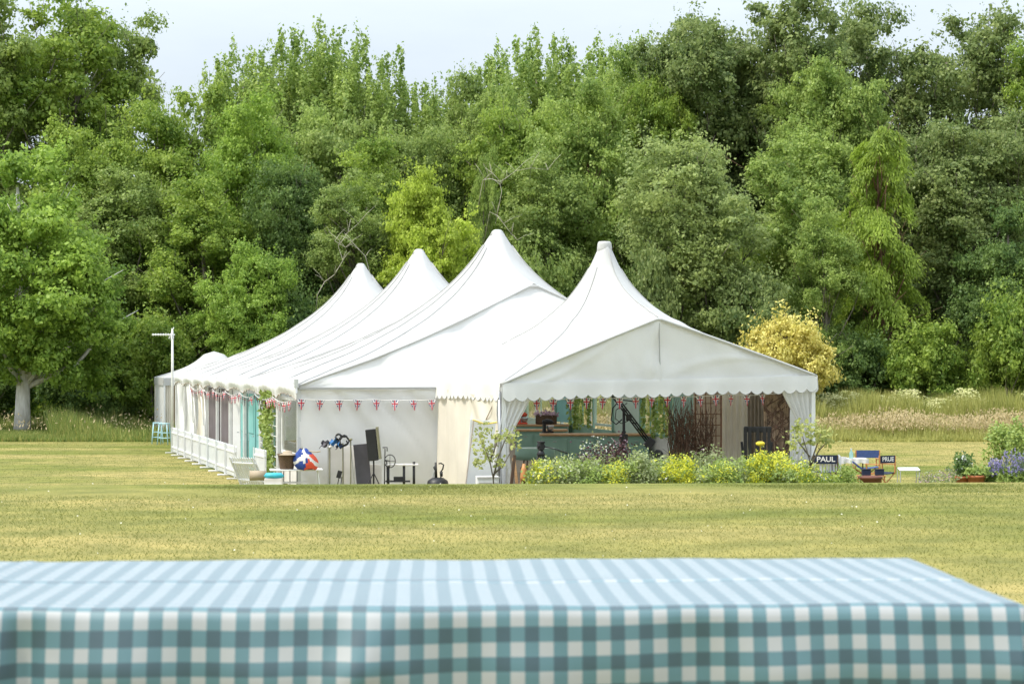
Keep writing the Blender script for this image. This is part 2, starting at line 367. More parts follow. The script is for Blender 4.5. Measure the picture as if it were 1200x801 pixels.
# ------------------------------------------------------------------ foliage
def lobe_leaves(rng, lobes, per, sub, spread=.34, upb=.35, rnd=.75):
    """lobes (L,5): x y z radius vertical_radius -> leaf centres + normals gathered in sub-clumps"""
    Ls = len(lobes); c = lobes[:, :3]; r = lobes[:, 3:4]; rv = lobes[:, 4:5]
    li = np.repeat(np.arange(Ls), sub)
    d = rng.normal(size=(Ls*sub, 3)); d[:, 2] += .35; d /= np.linalg.norm(d, axis=1, keepdims=True)
    rr = (.5+.55*rng.random((Ls*sub, 1)))
    sc_ = np.concatenate([r[li], r[li], rv[li]], 1)
    sp = c[li]+d*rr*sc_
    k = max(1, per//sub); si = np.repeat(np.arange(Ls*sub), k); l2 = li[si]
    off = rng.normal(size=(len(si), 3))*spread*np.concatenate([r[l2], r[l2], rv[l2]*.75], 1)
    P = sp[si]+off
    N = (P-c[l2])/sc_[si]*.8+off/(r[l2]+.01)*.9+rng.normal(size=P.shape)*rnd+np.array([0, 0, upb])
    return P, N

def crown_round(rng, H, Rr, z0, nl, per, sub, lr=(.2, .36), flat=.8, top=1.0, size=(.15, .27), spread=.34):
    """H height, Rr radius, z0 bottom of crown: several uneven heads, each with its own lobes, over a common body"""
    cz = (H+z0)/2; hz = (H-z0)/2; nh = 7
    heads = []
    for i in range(nh):
        a = rng.random()*2*PI; q = (.15 if i == 0 else .35+.3*rng.random())*Rr
        hr = Rr*(.34+.2*rng.random()); hh = hz*(.30+.28*rng.random())
        zt = H-hh*1.05 if i == 0 else z0+hh*.6+(H-z0-hh*1.7)*rng.random()**.7
        heads.append((math.cos(a)*q, math.sin(a)*q, zt, hr, hh))
    lob = np.empty((nl, 5)); d = rng.normal(size=(nl, 3)); d /= np.linalg.norm(d, axis=1, keepdims=True)
    for j in range(nl):
        if j % 5 < 2:
            q = .35+.6*rng.random()**.6; zz = d[j, 2]*q; f = 1-.35*max(0, zz)*top
            lob[j, :3] = d[j, 0]*q*Rr*f*.93, d[j, 1]*q*Rr*f*.93, cz+zz*hz*.93
        else:
            hx, hy, hzz, hr, hh = heads[j % nh]; q = .5+.55*rng.random()
            lob[j, :3] = hx+d[j, 0]*q*hr, hy+d[j, 1]*q*hr, hzz+d[j, 2]*q*hh
    lob[:, 2] = np.clip(lob[:, 2], z0+.1, H-.2)
    lob[:, 3] = Rr*(lr[0]+(lr[1]-lr[0])*rng.random(nl)**1.5); lob[:, 4] = lob[:, 3]*flat*(.75+.5*rng.random(nl))
    P, N = lobe_leaves(rng, lob, per, sub, spread)
    # thin trailing sprigs that break the outline
    k = len(P)//7; i = rng.integers(0, nl, k//14); i = np.repeat(i, 14); dd = rng.normal(size=(len(i)//14, 3)); dd[:, 2] = np.abs(dd[:, 2])*.8+.1; dd /= np.linalg.norm(dd, axis=1, keepdims=True); dd = np.repeat(dd, 14, 0)
    t = rng.random((len(i), 1)); P2 = lob[i, :3]+dd*lob[i, 3:4]*(.8+.85*t)+rng.normal(size=(len(i), 3))*.13; N2 = dd+rng.normal(size=P2.shape)*.7+np.array([0, 0, .3])
    P = np.concatenate([P, P2]); N = np.concatenate([N, N2])
    P[:, 2] = np.maximum(P[:, 2], z0*.3+.2)
    return P, N, lob, size[0]*.8+(size[1]*1.25-size[0]*.8)*rng.random(len(P))**1.8

def crown_spires(rng, H, Rr, z0, ns, per, size=(.13, .24)):
    """upright poplar: many steep shoots with feathery tips"""
    Ps, Ns = [], []; lobs = []
    for i in range(ns):
        a = rng.random()*2*PI; q = Rr*math.sqrt(rng.random())
        x, y = math.cos(a)*q, math.sin(a)*q
        top = H*(1-.13*(q/Rr)**1.5-.12*rng.random()**1.4) if i > ns*.35 else H*(.45+.45*rng.random())
        bot = z0+(top-z0)*(.1+.4*rng.random()); ln = top-bot
        k = int(per*min(1, ln/9)); t = rng.random(k)**1.0
        wd = (.24+.76*(1-t)**.7)*(.6+.6*rng.random())*Rr*.25
        cl = np.floor(t*ln/.55); cr = np.random.default_rng(i*7+3).normal(size=(int(ln/.55)+3, 2)); cx = cr[cl.astype(int)]
        ph = rng.random(k)*2*PI; rr = np.sqrt(rng.random(k)); lx, ly = rng.normal()*.05, rng.normal()*.05
        tz = bot+ln*t
        P = np.stack([x+lx*(tz-bot)+cx[:, 0]*wd*.55+np.cos(ph)*rr*wd*.75, y+ly*(tz-bot)+cx[:, 1]*wd*.55+np.sin(ph)*rr*wd*.75, tz+rng.normal(size=k)*.15], 1)
        N = np.stack([np.cos(ph)*rr*.9+cx[:, 0]*.4+x/Rr*.4, np.sin(ph)*rr*.9+cx[:, 1]*.4+y/Rr*.4, .3+(tz/.55-np.floor(tz/.55))*.6], 1)+rng.normal(size=(k, 3))*.55
        P += rng.normal(size=P.shape)*.07
        Ps.append(P); Ns.append(N); lobs.append([x, y, (bot+top)/2, .4, 2])
    P = np.concatenate(Ps); N = np.concatenate(Ns)
    return P, N, np.array(lobs), size[0]*.8+(size[1]*1.25-size[0]*.8)*rng.random(len(P))**1.8

def crown_larch(rng, H, Rr, z0, nb=70, per=620):
    Ps, Ns, Ax, lob = [], [], [], []
    for i in range(nb):
        z = z0+(H-z0)*(i/nb)**.9; t = (z-z0)/(H-z0); Lb = Rr*(.34+.66*math.sin(PI*min(1, (1-t)*.62+.05)))*(.40+.75*rng.random())
        a = rng.random()*2*PI; s = rng.random(per)**.6
        rise = .16*Lb*np.sin(s*PI)-.20*Lb*s**2
        hang = rng.random(per)**1.2*.95*(.2+s*.8)*min(1, Lb/1.5)
        fan = np.round(rng.normal(size=per)*1.6)/1.6; lat = fan*.34*s*Lb*.55+rng.normal(size=per)*.06
        ca, sa = math.cos(a), math.sin(a)
        P = np.stack([ca*s*Lb-sa*lat, sa*s*Lb+ca*lat, z+rise-hang*(.35+.65*np.abs(np.sin(s*9+fan*2)))-np.abs(lat)*.3], 1)
        P += rng.normal(size=P.shape)*.05
        N = np.stack([ca+rng.normal(size=per)*.6, sa+rng.normal(size=per)*.6, .55+rng.normal(size=per)*.5], 1)
        A = np.stack([ca*.7-sa*np.sign(lat)*.5, sa*.7+ca*np.sign(lat)*.5, -.75+rng.normal(size=per)*.3], 1)
        Ps.append(P); Ns.append(N); Ax.append(A); lob.append([ca*Lb*.6, sa*Lb*.6, z, .3, .2])
    return np.concatenate(Ps), np.concatenate(Ns), np.concatenate(Ax), np.array(lob)

def trunk_mb(rng, H, r0, lob, nlimb=12, fork=.35, wob=.03):
    mb = MB(); pts = []; top = H*.86
    for i in range(9):
        t = i/8; pts.append(Vector((math.sin(t*5+r0*9)*wob*H*t*.6, math.cos(t*4+r0*5)*wob*H*t*.5, top*t)))
    mb.tube(pts, [r0*(1.12 if i == 0 else 1)*(1-.88*(i/8))**.9+.02 for i in range(9)], 10)
    idx = rng.permutation(len(lob))[:nlimb]
    for k in idx:
        e = Vector(lob[k][:3]); zb = min(max(H*.16, e.z-(.25+.35*rng.random())*H*.5-1), top*.9)
        t = zb/top; b = Vector((math.sin(t*5+r0*9)*wob*H*t*.6, math.cos(t*4+r0*5)*wob*H*t*.5, zb))
        m1 = b.lerp(e, .45)+Vector((rng.normal()*.3, rng.normal()*.3, -.25)); m2 = b.lerp(e, .8)+Vector((rng.normal()*.3, rng.normal()*.3, .1))
        rb = max(.05, r0*(1-t)*.55); mb.tube([b, m1, m2, e], [rb, rb*.6, rb*.35, .02], 6)
        for q in range(2):
            f = e+Vector((rng.normal()*.9, rng.normal()*.9, .5+rng.random()*.9)); mb.tube([m2, m2.lerp(f, .5)+Vector((0, 0, .1)), f], [rb*.3, rb*.18, .012], 4)
    return mb

LM = dict(
 bright=leafmat('leaves_bright_green', (.065, .12, .018), (.24, .32, .055), gain=2.0),
 mid=leafmat('leaves_mid_green', (.045, .082, .012), (.165, .205, .036), gain=2.75),
 dull=leafmat('leaves_dull_olive', (.05, .08, .018), (.165, .20, .055), gain=2.75),
 dark=leafmat('leaves_dark_green', (.024, .05, .014), (.10, .14, .035), gain=2.75),
 silver=leafmat('leaves_silver_green', (.045, .075, .020), (.175, .205, .070), gain=2.2),
 pale=leafmat('leaves_pale_silver', (.055, .082, .024), (.195, .225, .078), gain=2.75),
 lime=leafmat('leaves_lime', (.12, .16, .02), (.33, .39, .06), gain=2.1),
 larch=leafmat('needles_fresh_green', (.085, .125, .016), (.24, .31, .05), gain=2.1),
 poplar=leafmat('leaves_poplar', (.052, .088, .018), (.185, .225, .058), gain=2.75),
 gold=leafmat('leaves_variegated_gold', (.50, .46, .08), (.90, .79, .28), .3, 1.5),
 yellow=leafmat('yellow_green_bracts', (.55, .58, .04), (.88, .84, .12), .3, 3),
 fruit=leafmat('fruit_tree_leaves', (.20, .25, .05), (.55, .56, .20), .4, 3),
 herb=leafmat('herb_leaves', (.15, .24, .045), (.42, .50, .13), .3, 3),
 herbpale=leafmat('grey_green_herb_leaves', (.22, .28, .11), (.52, .56, .30), .3, 3),
 purple=leafmat('dark_purple_leaves', (.03, .012, .02), (.20, .10, .11), .25, 4),
 lav=leafmat('lavender_flower', (.15, .13, .30), (.36, .33, .54), .2, 3),
 ivy=leafmat('ivy_leaves', (.02, .07, .015), (.14, .25, .05), .25, 3),
 white=leafmat('white_petals', (.55, .56, .52), (.9, .9, .86), .2, 3),
 pinkp=leafmat('pink_petals_mix', (.40, .22, .32), (.70, .55, .62), .2, 3))

# prototypes (hidden nowhere: each prototype is itself one of the trees)
rngT = np.random.default_rng(11)
PROTO = {}
def proto_data(key):
    """returns (crown mesh, trunk mesh, H, R) built once per shape"""
    if key in PROTO: return PROTO[key]
    kind, idx = key; r = np.random.default_rng(100+hash_(kind)*17+idx)
    ax = None; aspect = 1.45
    if kind == 'oak':      H, Rr = 14, 5.2; P, N, lob, s = crown_round(r, H, Rr, 1.5, 135, 780, 15, (.16, .27), .60, .6, (.10, .18), .22); nl, r0 = 12, .40
    elif kind == 'ash':    H, Rr = 18, 4.6; P, N, lob, s = crown_round(r, H, Rr, 2.0, 110, 680, 16, (.16, .30), .75, .9, (.085, .165), .22); nl, r0 = 24, .3
    elif kind == 'airy':   H, Rr = 20, 4.8; P, N, lob, s = crown_round(r, H, Rr, 5.0, 95, 460, 12, (.12, .23), .8, .7, (.085, .16), .25); nl, r0 = 34, .28
    elif kind == 'big':    H, Rr = 21, 6.2; P, N, lob, s = crown_round(r, H, Rr, 2.0, 170, 650, 16, (.12, .22), .85, .45, (.085, .17), .21); nl, r0 = 30, .4
    elif kind == 'spire':  H, Rr = 20, 3.0; P, N, lob, s = crown_spires(r, H, Rr, 2.5, 60, 1100, (.08, .16)); nl, r0 = 14, .22
    elif kind == 'bush':   H, Rr = 5.5, 3.2; P, N, lob, s = crown_round(r, H, Rr, .2, 75, 520, 12, (.18, .32), .75, .5, (.075, .15), .23); nl, r0 = 8, .1
    elif kind == 'larch':
        H, Rr = 15, 3.6; P, N, ax, lob = crown_larch(r, H, Rr, 1.6); s = .055+.05*r.random(len(P)); aspect = 3.0; nl, r0 = 40, .24
    # cut away faces hanging far from everything is not needed; shared mesh data
    o = quads_mesh('crown', P, N, s, LM['mid'], rng=r, aspect=aspect, axis=ax)
    cm = o.data; bpy.data.objects.remove(o)
    t = trunk_mb(r, H, r0, lob, nl).build('trunk', M['bark'], smooth=True); tm = t.data; bpy.data.objects.remove(t)
    PROTO[key] = (cm, tm, H, Rr); return PROTO[key]
def hash_(s): return sum(ord(c) for c in s)
def tree(name, kind, idx, px, D, topy, wpx, leaf, label, cat='tree', group=None, bark='bark', rz=None, base=0.0):
    cm, tm, H, Rr = proto_data((kind, idx))
    h = ZH(topy, D); rr = wpx*D/FP
    e = empty(name, W(px, D, base), random.random()*6.28 if rz is None else rz, label, cat, group)
    for nm, me, mt in (('trunk', tm, M[bark]), ('crown', cm, LM[leaf])):
        o = bpy.data.objects.new(nm, me); COL.objects.link(o); o.parent = e
        o.scale = (rr/Rr, rr/Rr, (h-base)/H)
        o.material_slots[0].link = 'OBJECT'; o.material_slots[0].material = mt
    return e
BT = 'trees of the woodland behind the tent'
T = [
 # name kind idx px D topy halfwidth leaf label bark
 ('oak_tree', 'oak', 0, 26, 89, 172, 118, 'bright', 'big bright green spreading tree on a thick pale bare trunk, at the left edge', 'barkpale'),
 ('willow_tree', 'airy', 0, 60, 110, -34, 118, 'mid', 'tall airy tree with sky showing through, above the tree with the pale trunk', 'bark'),
 ('willow_tree', 'airy', 1, -30, 108, -60, 110, 'dull', 'very tall loose tree cut off by the top left corner of the photo', 'bark'),
 ('ash_tree', 'airy', 1, 125, 113, -2, 88, 'dull', 'tall loose tree whose right flank drops to the left gap of sky', 'bark'),
 ('ash_tree', 'ash', 0, 196, 106, 78, 80, 'mid', 'rounded tree below the gap of sky on the left', 'bark'),
 ('ash_tree', 'ash', 1, 150, 101, 190, 85, 'dull', 'dull green tree just right of the bright pale trunked tree', 'bark'),
 ('ash_tree', 'ash', 4, 292, 103, 96, 72, 'bright', 'bright yellowish green topped tree in front of the pointed poplars on the left', 'bark'),
 ('ash_tree', 'ash', 3, 240, 99, 215, 84, 'mid', 'mid green rounded tree above the small tent at the far left', 'bark'),
 ('young_tree', 'oak', 1, 288, 92, 290, 62, 'bright', 'low light green branching tree over the left roof slope of the tent', 'bark'),
 ('dark_tree', 'ash', 2, 352, 101, 165, 62, 'dark', 'dark bluish green tree between light green trees left of the tent peaks', 'bark'),
 ('poplar_tree', 'spire', 0, 282, 118, 38, 60, 'poplar', 'first pointed poplar at the right side of the left sky gap', 'bark'),
 ('poplar_tree', 'spire', 1, 325, 117, 32, 60, 'poplar', 'pointed poplar second from the left sky gap', 'bark'),
 ('poplar_tree', 'spire', 2, 366, 119, 14, 60, 'poplar', 'tallest pointed poplar in the left bunch of poplars', 'bark'),
 ('poplar_tree', 'spire', 0, 405, 118, 20, 60, 'poplar', 'pointed poplar with a split top right of the tallest left poplar', 'bark'),
 ('poplar_tree', 'spire', 1, 446, 117, 52, 60, 'poplar', 'shorter pointed poplar sloping down towards the middle sky gap', 'bark'),
 ('poplar_tree', 'spire', 2, 484, 119, 80, 50, 'poplar', 'lowest small pointed poplar in the middle dip of the skyline', 'bark'),
 ('woodland_tree', 'ash', 0, 400, 106, 118, 70, 'dull', 'olive green twiggy tree in front of the left poplars', 'bark'),
 ('woodland_tree', 'ash', 2, 470, 106, 122, 66, 'dull', 'olive tree at the bottom of the middle dip of the skyline', 'bark'),
 ('woodland_tree', 'airy', 0, 420, 97, 205, 68, 'dull', 'twiggy tree with bare pale branches right above the farthest tent peak', 'bark'),
 ('lime_tree', 'oak', 1, 505, 95, 208, 66, 'lime', 'yellow green low tree between the second and third tent peaks', 'bark'),
 ('ivy_clad_tree', 'airy', 1, 566, 98, 160, 24, 'poplar', 'narrow ivy clad green tree above the tallest tent peak', 'bark'),
 ('woodland_tree', 'ash', 3, 545, 109, 92, 66, 'dull', 'olive green tree right of the middle dip of the skyline', 'bark'),
 ('woodland_tree', 'ash', 4, 640, 101, 172, 78, 'dull', 'greyish green tree standing between the two highest tent peaks', 'bark'),
 ('woodland_tree', 'ash', 2, 612, 106, 92, 70, 'mid', 'rounded green tree in front of the middle poplars', 'bark'),
 ('poplar_tree', 'spire', 1, 560, 120, 62, 60, 'poplar', 'first pointed poplar right of the middle dip', 'bark'),
 ('poplar_tree', 'spire', 0, 596, 121, 40, 60, 'poplar', 'pointed poplar second from the middle dip', 'bark'),
 ('poplar_tree', 'spire', 2, 632, 119, 24, 60, 'poplar', 'tallest pointed poplar in the middle of the skyline', 'bark'),
 ('poplar_tree', 'spire', 1, 674, 120, 40, 60, 'poplar', 'broad pointed poplar right of the tallest middle one', 'bark'),
 ('poplar_tree', 'spire', 0, 716, 119, 32, 60, 'poplar', 'pointed poplar above the nearest tent peak', 'bark'),
 ('poplar_tree', 'spire', 2, 758, 118, 38, 60, 'poplar', 'last pointed poplar before the huge rounded trees on the right', 'bark'),
 ('woodland_tree', 'ash', 3, 690, 104, 100, 76, 'poplar', 'dull green tree with dark stems directly behind the nearest tent peak', 'barkred'),
 ('woodland_tree', 'big', 0, 760, 108, 80, 66, 'mid', 'green tree filling the space left of the huge rounded trees', 'bark'),
 ('white_poplar', 'big', 0, 822, 111, 6, 118, 'silver', 'silvery rounded tree on the left shoulder of the huge right hand trees', 'bark'),
 ('white_poplar', 'big', 1, 905, 112, -14, 125, 'silver', 'huge rounded silvery tree reaching the top edge of the photo', 'bark'),
 ('white_poplar', 'big', 2, 1015, 113, -8, 118, 'silver', 'tall silvery tree right behind the larch', 'bark'),
 ('white_poplar', 'big', 1, 1115, 111, 4, 122, 'silver', 'tall silvery tree near the upper right corner', 'bark'),
 ('white_poplar', 'big', 2, 1210, 108, 36, 100, 'mid', 'tall tree cut off by the right edge of the photo', 'bark'),
 ('silver_tree', 'ash', 2, 818, 95, 136, 92, 'pale', 'pale silvery green tree just right of the nearest tent peak', 'bark'),
 ('dark_tree', 'ash', 4, 930, 102, 140, 88, 'poplar', 'dark green tree between the pale silvery tree and the larch', 'barkred'),
 ('larch_tree', 'larch', 0, 1030, 96, 150, 70, 'larch', 'fresh green larch with drooping layered branches', 'barkred'),
 ('dark_tree', 'ash', 1, 1120, 100, 140, 90, 'silver', 'broad green tree right of the larch', 'bark'),
 ('dark_tree', 'oak', 0, 1185, 95, 238, 70, 'dark', 'dark low branching tree at the right edge below the gaps of sky', 'bark'),
  ('woodland_tree', 'ash', 3, 430, 101, 168, 72, 'mid', 'green tree behind the tangled dead branches', 'bark'),
 ('woodland_tree', 'big', 2, 740, 113, 40, 90, 'poplar', 'broad tree closing the skyline between the middle poplars and the huge trees', 'bark'),
 ('woodland_tree', 'ash', 4, 350, 108, 110, 66, 'poplar', 'green tree in front of the tallest left poplar', 'bark'),
 ('woodland_tree', 'ash', 3, 590, 111, 108, 66, 'poplar', 'tree in front of the second poplar right of the middle dip', 'bark'),
 ('woodland_tree', 'ash', 0, 668, 109, 92, 66, 'mid', 'green tree below the broad middle poplar', 'bark'),
 ('white_poplar', 'big', 0, 965, 107, 60, 88, 'poplar', 'green tree between the huge silvery tree and the larch top', 'bark'),
 ('woodland_tree', 'ash', 2, 1070, 101, 118, 72, 'silver', 'silvery tree just behind the right side of the larch', 'bark'),
 ('dark_tree', 'ash', 3, 966, 93.5, 235, 52, 'poplar', 'green tree overlapping the left side of the larch', 'bark'),
 ('woodland_tree', 'ash', 1, 1195, 101, 120, 80, 'silver', 'tall tree above the low dark tree at the right edge', 'bark'),
 ('woodland_tree', 'ash', 0, 108, 103, 130, 76, 'mid', 'mid green tree filling the wall of leaves behind the pale trunked tree', 'bark'),
 ('shrub', 'bush', 0, 890, 92, 330, 62, 'silver', 'silvery green shrub directly behind the yellow variegated bush', 'bark'),
 ('shrub', 'bush', 1, 1000, 93, 392, 52, 'dark', 'dark green shrub under the larch', 'bark'),
 ('shrub', 'bush', 0, 1088, 93, 382, 58, 'mid', 'rounded mid green shrub right of the larch foot', 'bark'),
 ('shrub', 'bush', 1, 1180, 92, 345, 58, 'mid', 'green shrub at the right edge behind the meadow', 'bark'),
 ('shrub', 'bush', 0, 108, 95, 395, 62, 'dark', 'dark shrub right beside the thick pale trunk', 'bark'),
 ('shrub', 'bush', 1, 178, 94, 372, 62, 'mid', 'leafy green shrub behind the aerial mast', 'bark'),
 ('shrub', 'bush', 0, 345, 93, 345, 60, 'dark', 'dark shrub above the middle of the left roof slope', 'bark'),
 ('shrub', 'bush', 1, -10, 97, 400, 60, 'dark', 'dark shrub left of the thick pale trunk at the photo edge', 'bark'),
 ('shrub', 'bush', 1, 630, 93, 300, 60, 'dull', 'olive shrub in the hollow between the two highest tent peaks', 'bark'),
 ('shrub', 'bush', 0, 760, 92, 300, 50, 'silver', 'silvery shrub touching the right slope of the nearest tent peak', 'bark'),
]
for (nm, kd, ix, px, D, ty, wp, lf, lb, bk) in T:
    tree(nm, kd, ix, px, D, ty, wp, lf, lb, 'shrub' if nm == 'shrub' else 'tree', 'shrubs along the edge of the wood' if nm == 'shrub' else BT, bk)
tree('variegated_shrub', 'bush', 1, 922, 88, 372, 60, 'gold', 'cream and yellow variegated bush behind the right end of the tent', 'shrub')

# the deep wood behind, one mass
r = np.random.default_rng(5); n_l = 420
lob = np.empty((n_l, 5)); lob[:, 1] = 124+r.random(n_l)*8; lob[:, 0] = lob[:, 1]*(r.random(n_l)*.66-.33)
pxs = 600+lob[:, 0]/lob[:, 1]*FP
cap = np.interp(pxs, [-150, 180, 230, 300, 420, 520, 600, 760, 900, 1150, 1350], [11.0, 12.5, 11, 15, 13.5, 11.0, 13, 15, 16.5, 15, 14])
lob[:, 2] = G+.5+r.random(n_l)*cap; lob[:, 3] = 1.7+r.random(n_l)*1.2; lob[:, 4] = lob[:, 3]*.9
P, N = lobe_leaves(r, lob, 420, 12, .30)
ow = quads_mesh('deep_woodland', P, N, .18+.16*r.random(len(P)), LM['mid'], rng=r)
tag(ow, 'dark mass of the wood seen between the nearer trees', 'woodland', kind='stuff')
# undergrowth
n_l = 190; lob = np.empty((n_l, 5)); lob[:, 1] = 97+r.random(n_l)*8; lob[:, 0] = lob[:, 1]*(r.random(n_l)*.62-.31)
lob[:, 2] = G+.3+r.random(n_l)*3.0; lob[:, 3] = 1.0+r.random(n_l)*.9; lob[:, 4] = lob[:, 3]*.8
P, N = lobe_leaves(r, lob, 260, 8, .34)
P[:, 2] = np.maximum(P[:, 2], G+.05)
tag(quads_mesh('undergrowth', P, N, .11+.12*r.random(len(P)), LM['mid'], rng=r), 'undergrowth along the foot of the wood', 'undergrowth', kind='stuff')
# bleached bare branches
def bare(px, py, D, pts, label, r0=.015):
    mb = MB(); o = W(px, D, 0); 
    P = [Vector(((a-px)*D/FP, .15*math.sin(i*2.), ZH(b, D))) for i, (a, b) in enumerate(pts)]
    mb.tube([Vector((P[0].x-.3, 1.8, P[0].z-1.4))]+P, [r0*1.4]+[r0*(1-.75*i/len(P)) for i in range(len(P))], 5)
    for i in range(1, len(P)):
        rr_ = np.random.default_rng(int(px)+i)
        for q in range(2):
            e = P[i]+Vector((rr_.normal()*.5, rr_.normal()*.3, .3+rr_.random()*.5)); mb.tube([P[i], P[i].lerp(e, .5)+Vector((0, 0, .06)), e], [.010, .007, .004], 4)
    ob = mb.build('bare_branch', M['bareb'], smooth=True); ob.location = o; tag(ob, label, 'branch', 'dead bleached branches in the wood')
bare(568, 205, 94.3, [(566, 211), (574, 209), (586, 213), (594, 208), (604, 200), (622, 197), (642, 199)], 'long pale dead branch curving above the tallest tent peak')
bare(576, 250, 94.3, [(574, 248), (582, 252), (590, 262), (600, 275), (606, 281)], 'pale dead branch slanting down right of the tallest tent peak')
bare(560, 210, 94.0, [(588, 224), (586, 216), (578, 210), (568, 210)], 'short hooked dead branch under the long pale one')
bare(400, 300, 92.5, [(372, 345), (380, 330), (392, 322), (402, 305), (396, 288), (408, 272), (420, 262)], 'tangled grey dead branches left of the farthest tent peak')
bare(440, 260, 92.7, [(436, 330), (428, 300), (414, 285), (405, 290), (392, 282)], 'grey dead branches crossing just above the farthest tent peak')

# ================================================================== main marquee
SL = .265; un = math.hypot(1, SL)
U = Vector((-SL/un, 1/un, 0)); V = Vector((1/un, SL/un, 0)); C0 = Vector((-5.31, 50.6, G))
LEN, WID, EV, RID = 31.0, 12.88, 2.6, 5.08
def MW(s, t, z): return C0+U*s+V*t+Vector((0, 0, z))
mainE = empty('marquee', C0, math.atan2(V.y, V.x), 'long white marquee with three pointed peaks and see-through left side', 'tent')
def ml(s, t, z): return (t, s, z)            # local frame: x across, y along
CELL = LEN/3; HW = WID/2; BAY = LEN/9
def roof_z(s, t):
    ci = min(2, max(0, int(s/CELL))); cs = CELL*(ci+.5); ds = s-cs; dt = t-HW
    a = abs(dt)/HW; b = abs(ds)/(CELL/2)
    base = EV+(RID-EV)*(1-a)
    base -= .16*math.sin(PI*min(1, a))*(1-b*.3)                   # cloth sag
    r_ = max(0, math.hypot(ds, dt)-.2)
    bump = 1.76*(.56*math.exp(-r_/2.7)+.44*math.exp(-r_/.85))*(1-a**4)*(1-b**3)
    z = base+bump
    # pillow between posts near the eaves
    e = max(0, 1-(HW-abs(dt))/1.9)
    z += .13*e*(1-e*.35)*abs(math.sin(PI*s/BAY))**.7
    # light wrinkles
    z += (.030*max(0, math.sin(2.3*s+3*a*5+.6*math.sin(s)))**6+.026*max(0, math.sin(5.1*s-2.2*dt))**6)*a*(1-a*.4)*(1-b**4)+.006*math.sin(7*dt+1.3*s)*a*(1-b)+.006*math.sin(3.1*s+5*dt)*(1-b)+.008*math.sin(11*s-2*dt)*e
    return z
def hip(t): return 1.35*(1-abs(t-HW)/HW)      # near gable: lean towards the apex added so the cloth catches more sky light
for ci in range(3):
    s0, s1 = ci*CELL, (ci+1)*CELL
    dn = [CELL*.5+.5*q for q in ()]
    ss = sorted(set([round(v, 4) for v in lin(s0+(0 if ci == 0 else .002), s1-.002, 58)]+[round((s0+s1)/2+d, 4) for d in lin(-1.2, 1.2, 17)]))
    ts = sorted(set([round(v, 4) for v in lin(0, WID, 72)]+[round(HW+d, 4) for d in lin(-1.2, 1.2, 17)]))
    rs = (lambda t, s: hip(t)+(s-s0)*(s1-hip(t))/(s1-s0)) if ci == 0 else (lambda t, s: s)
    MB().grid(lambda t, s: ml(rs(t, s), t, roof_z(rs(t, s), t)), ts, ss).build('roof', M['pvc'], mainE, smooth=True)
    # cap
    cz = roof_z((s0+s1)/2, HW)
    MB().lathe([(.22, -.12), (.15, -.01), (.10, .03), (.04, .04), (.01, .042)], ml((s0+s1)/2, HW, cz)).build('peak_cap', M['pvc'], mainE, smooth=True)
# seams
mb = MB()
for ci in range(3):
    cs = CELL*(ci+.5)
    for tt in (0, WID):
        for k in range(4):
            se = CELL*ci+BAY*k; se = min(max(se, .02), LEN-.02)
            pts = []
            for q in lin(.06, 1, 26):
                s_ = cs+(se-cs)*q; t_ = HW+(tt-HW)*q; pts.append(ml(s_, t_, roof_z(s_, t_)+.008))
            mb.tube(pts, .024, 5)
for tt in (0, WID):
    for i in range(1, 3):
        s_ = CELL*i; mb.tube([ml(s_, HW+(tt-HW)*q, roof_z(s_, HW+(tt-HW)*q)+.01) for q in lin(0, 1, 24)], .026, 5)
mb.build('roof_seam', M['seam'], mainE, smooth=True)
for s_ in (0, LEN): MB().tube([ml(hip(t) if s_ == 0 else s_, t, roof_z(hip(t) if s_ == 0 else s_, t)-.02) for t in lin(0, WID, 60)], .03, 7).build('gable_edge', M['pvc'], mainE, smooth=True)
# end wall with gable (near end), open behind the front tent
def wrinkle(x, z):
    a = 2.6*x+3.4*z+.7*math.sin(1.3*x-.8*z); b = 5.3*x+4.1*z+.9*math.sin(2.1*z+.7*x)
    return .026*math.sin(a)+.048*max(0, math.sin(b*.55))**6+.028*max(0, math.sin(b*1.3+1))**5-.02*max(0, math.sin(1.7*x+2.6*z+2))**8
TW = 3.85
mb = MB(); mb.grid(lambda t, z: ml(.03+wrinkle(t, z), t, z), lin(.06, TW, 44), lin(.02, 2.5, 34))
mb.build('end_wall', M['pvcwall'], mainE, smooth=True)
mb = MB(); mb.grid(lambda t, q: ml(.03+wrinkle(t, q)*.8+hip(t)*q, t, 2.5+(roof_z(hip(t)+.01, t)-.02-2.5)*q), lin(.0, WID, 60), lin(0, 1, 14)); mb.build('gable_wall', M['pvcwall'], mainE, smooth=True)
mb = MB(); mb.box(ml(-.02, TW/2+.03, 2.53), (TW, .05, .05)); mb.build('eave_rail', M['seam'], mainE)
mb = MB(); mb.grid(lambda t, z: ml(.03+wrinkle(t, z), t, z), lin(11.9, WID, 8), lin(.02, 2.5, 10)); mb.build('end_wall', M['pvcwall'], mainE, smooth=True)
mb = MB(); mb.grid(lambda t, q: ml(LEN-.05, t, .02+(roof_z(LEN-.01, t)-.04)*q), lin(0, WID, 30), lin(0, 1, 10)); mb.build('end_wall', M['pvcwall'], mainE, smooth=True)
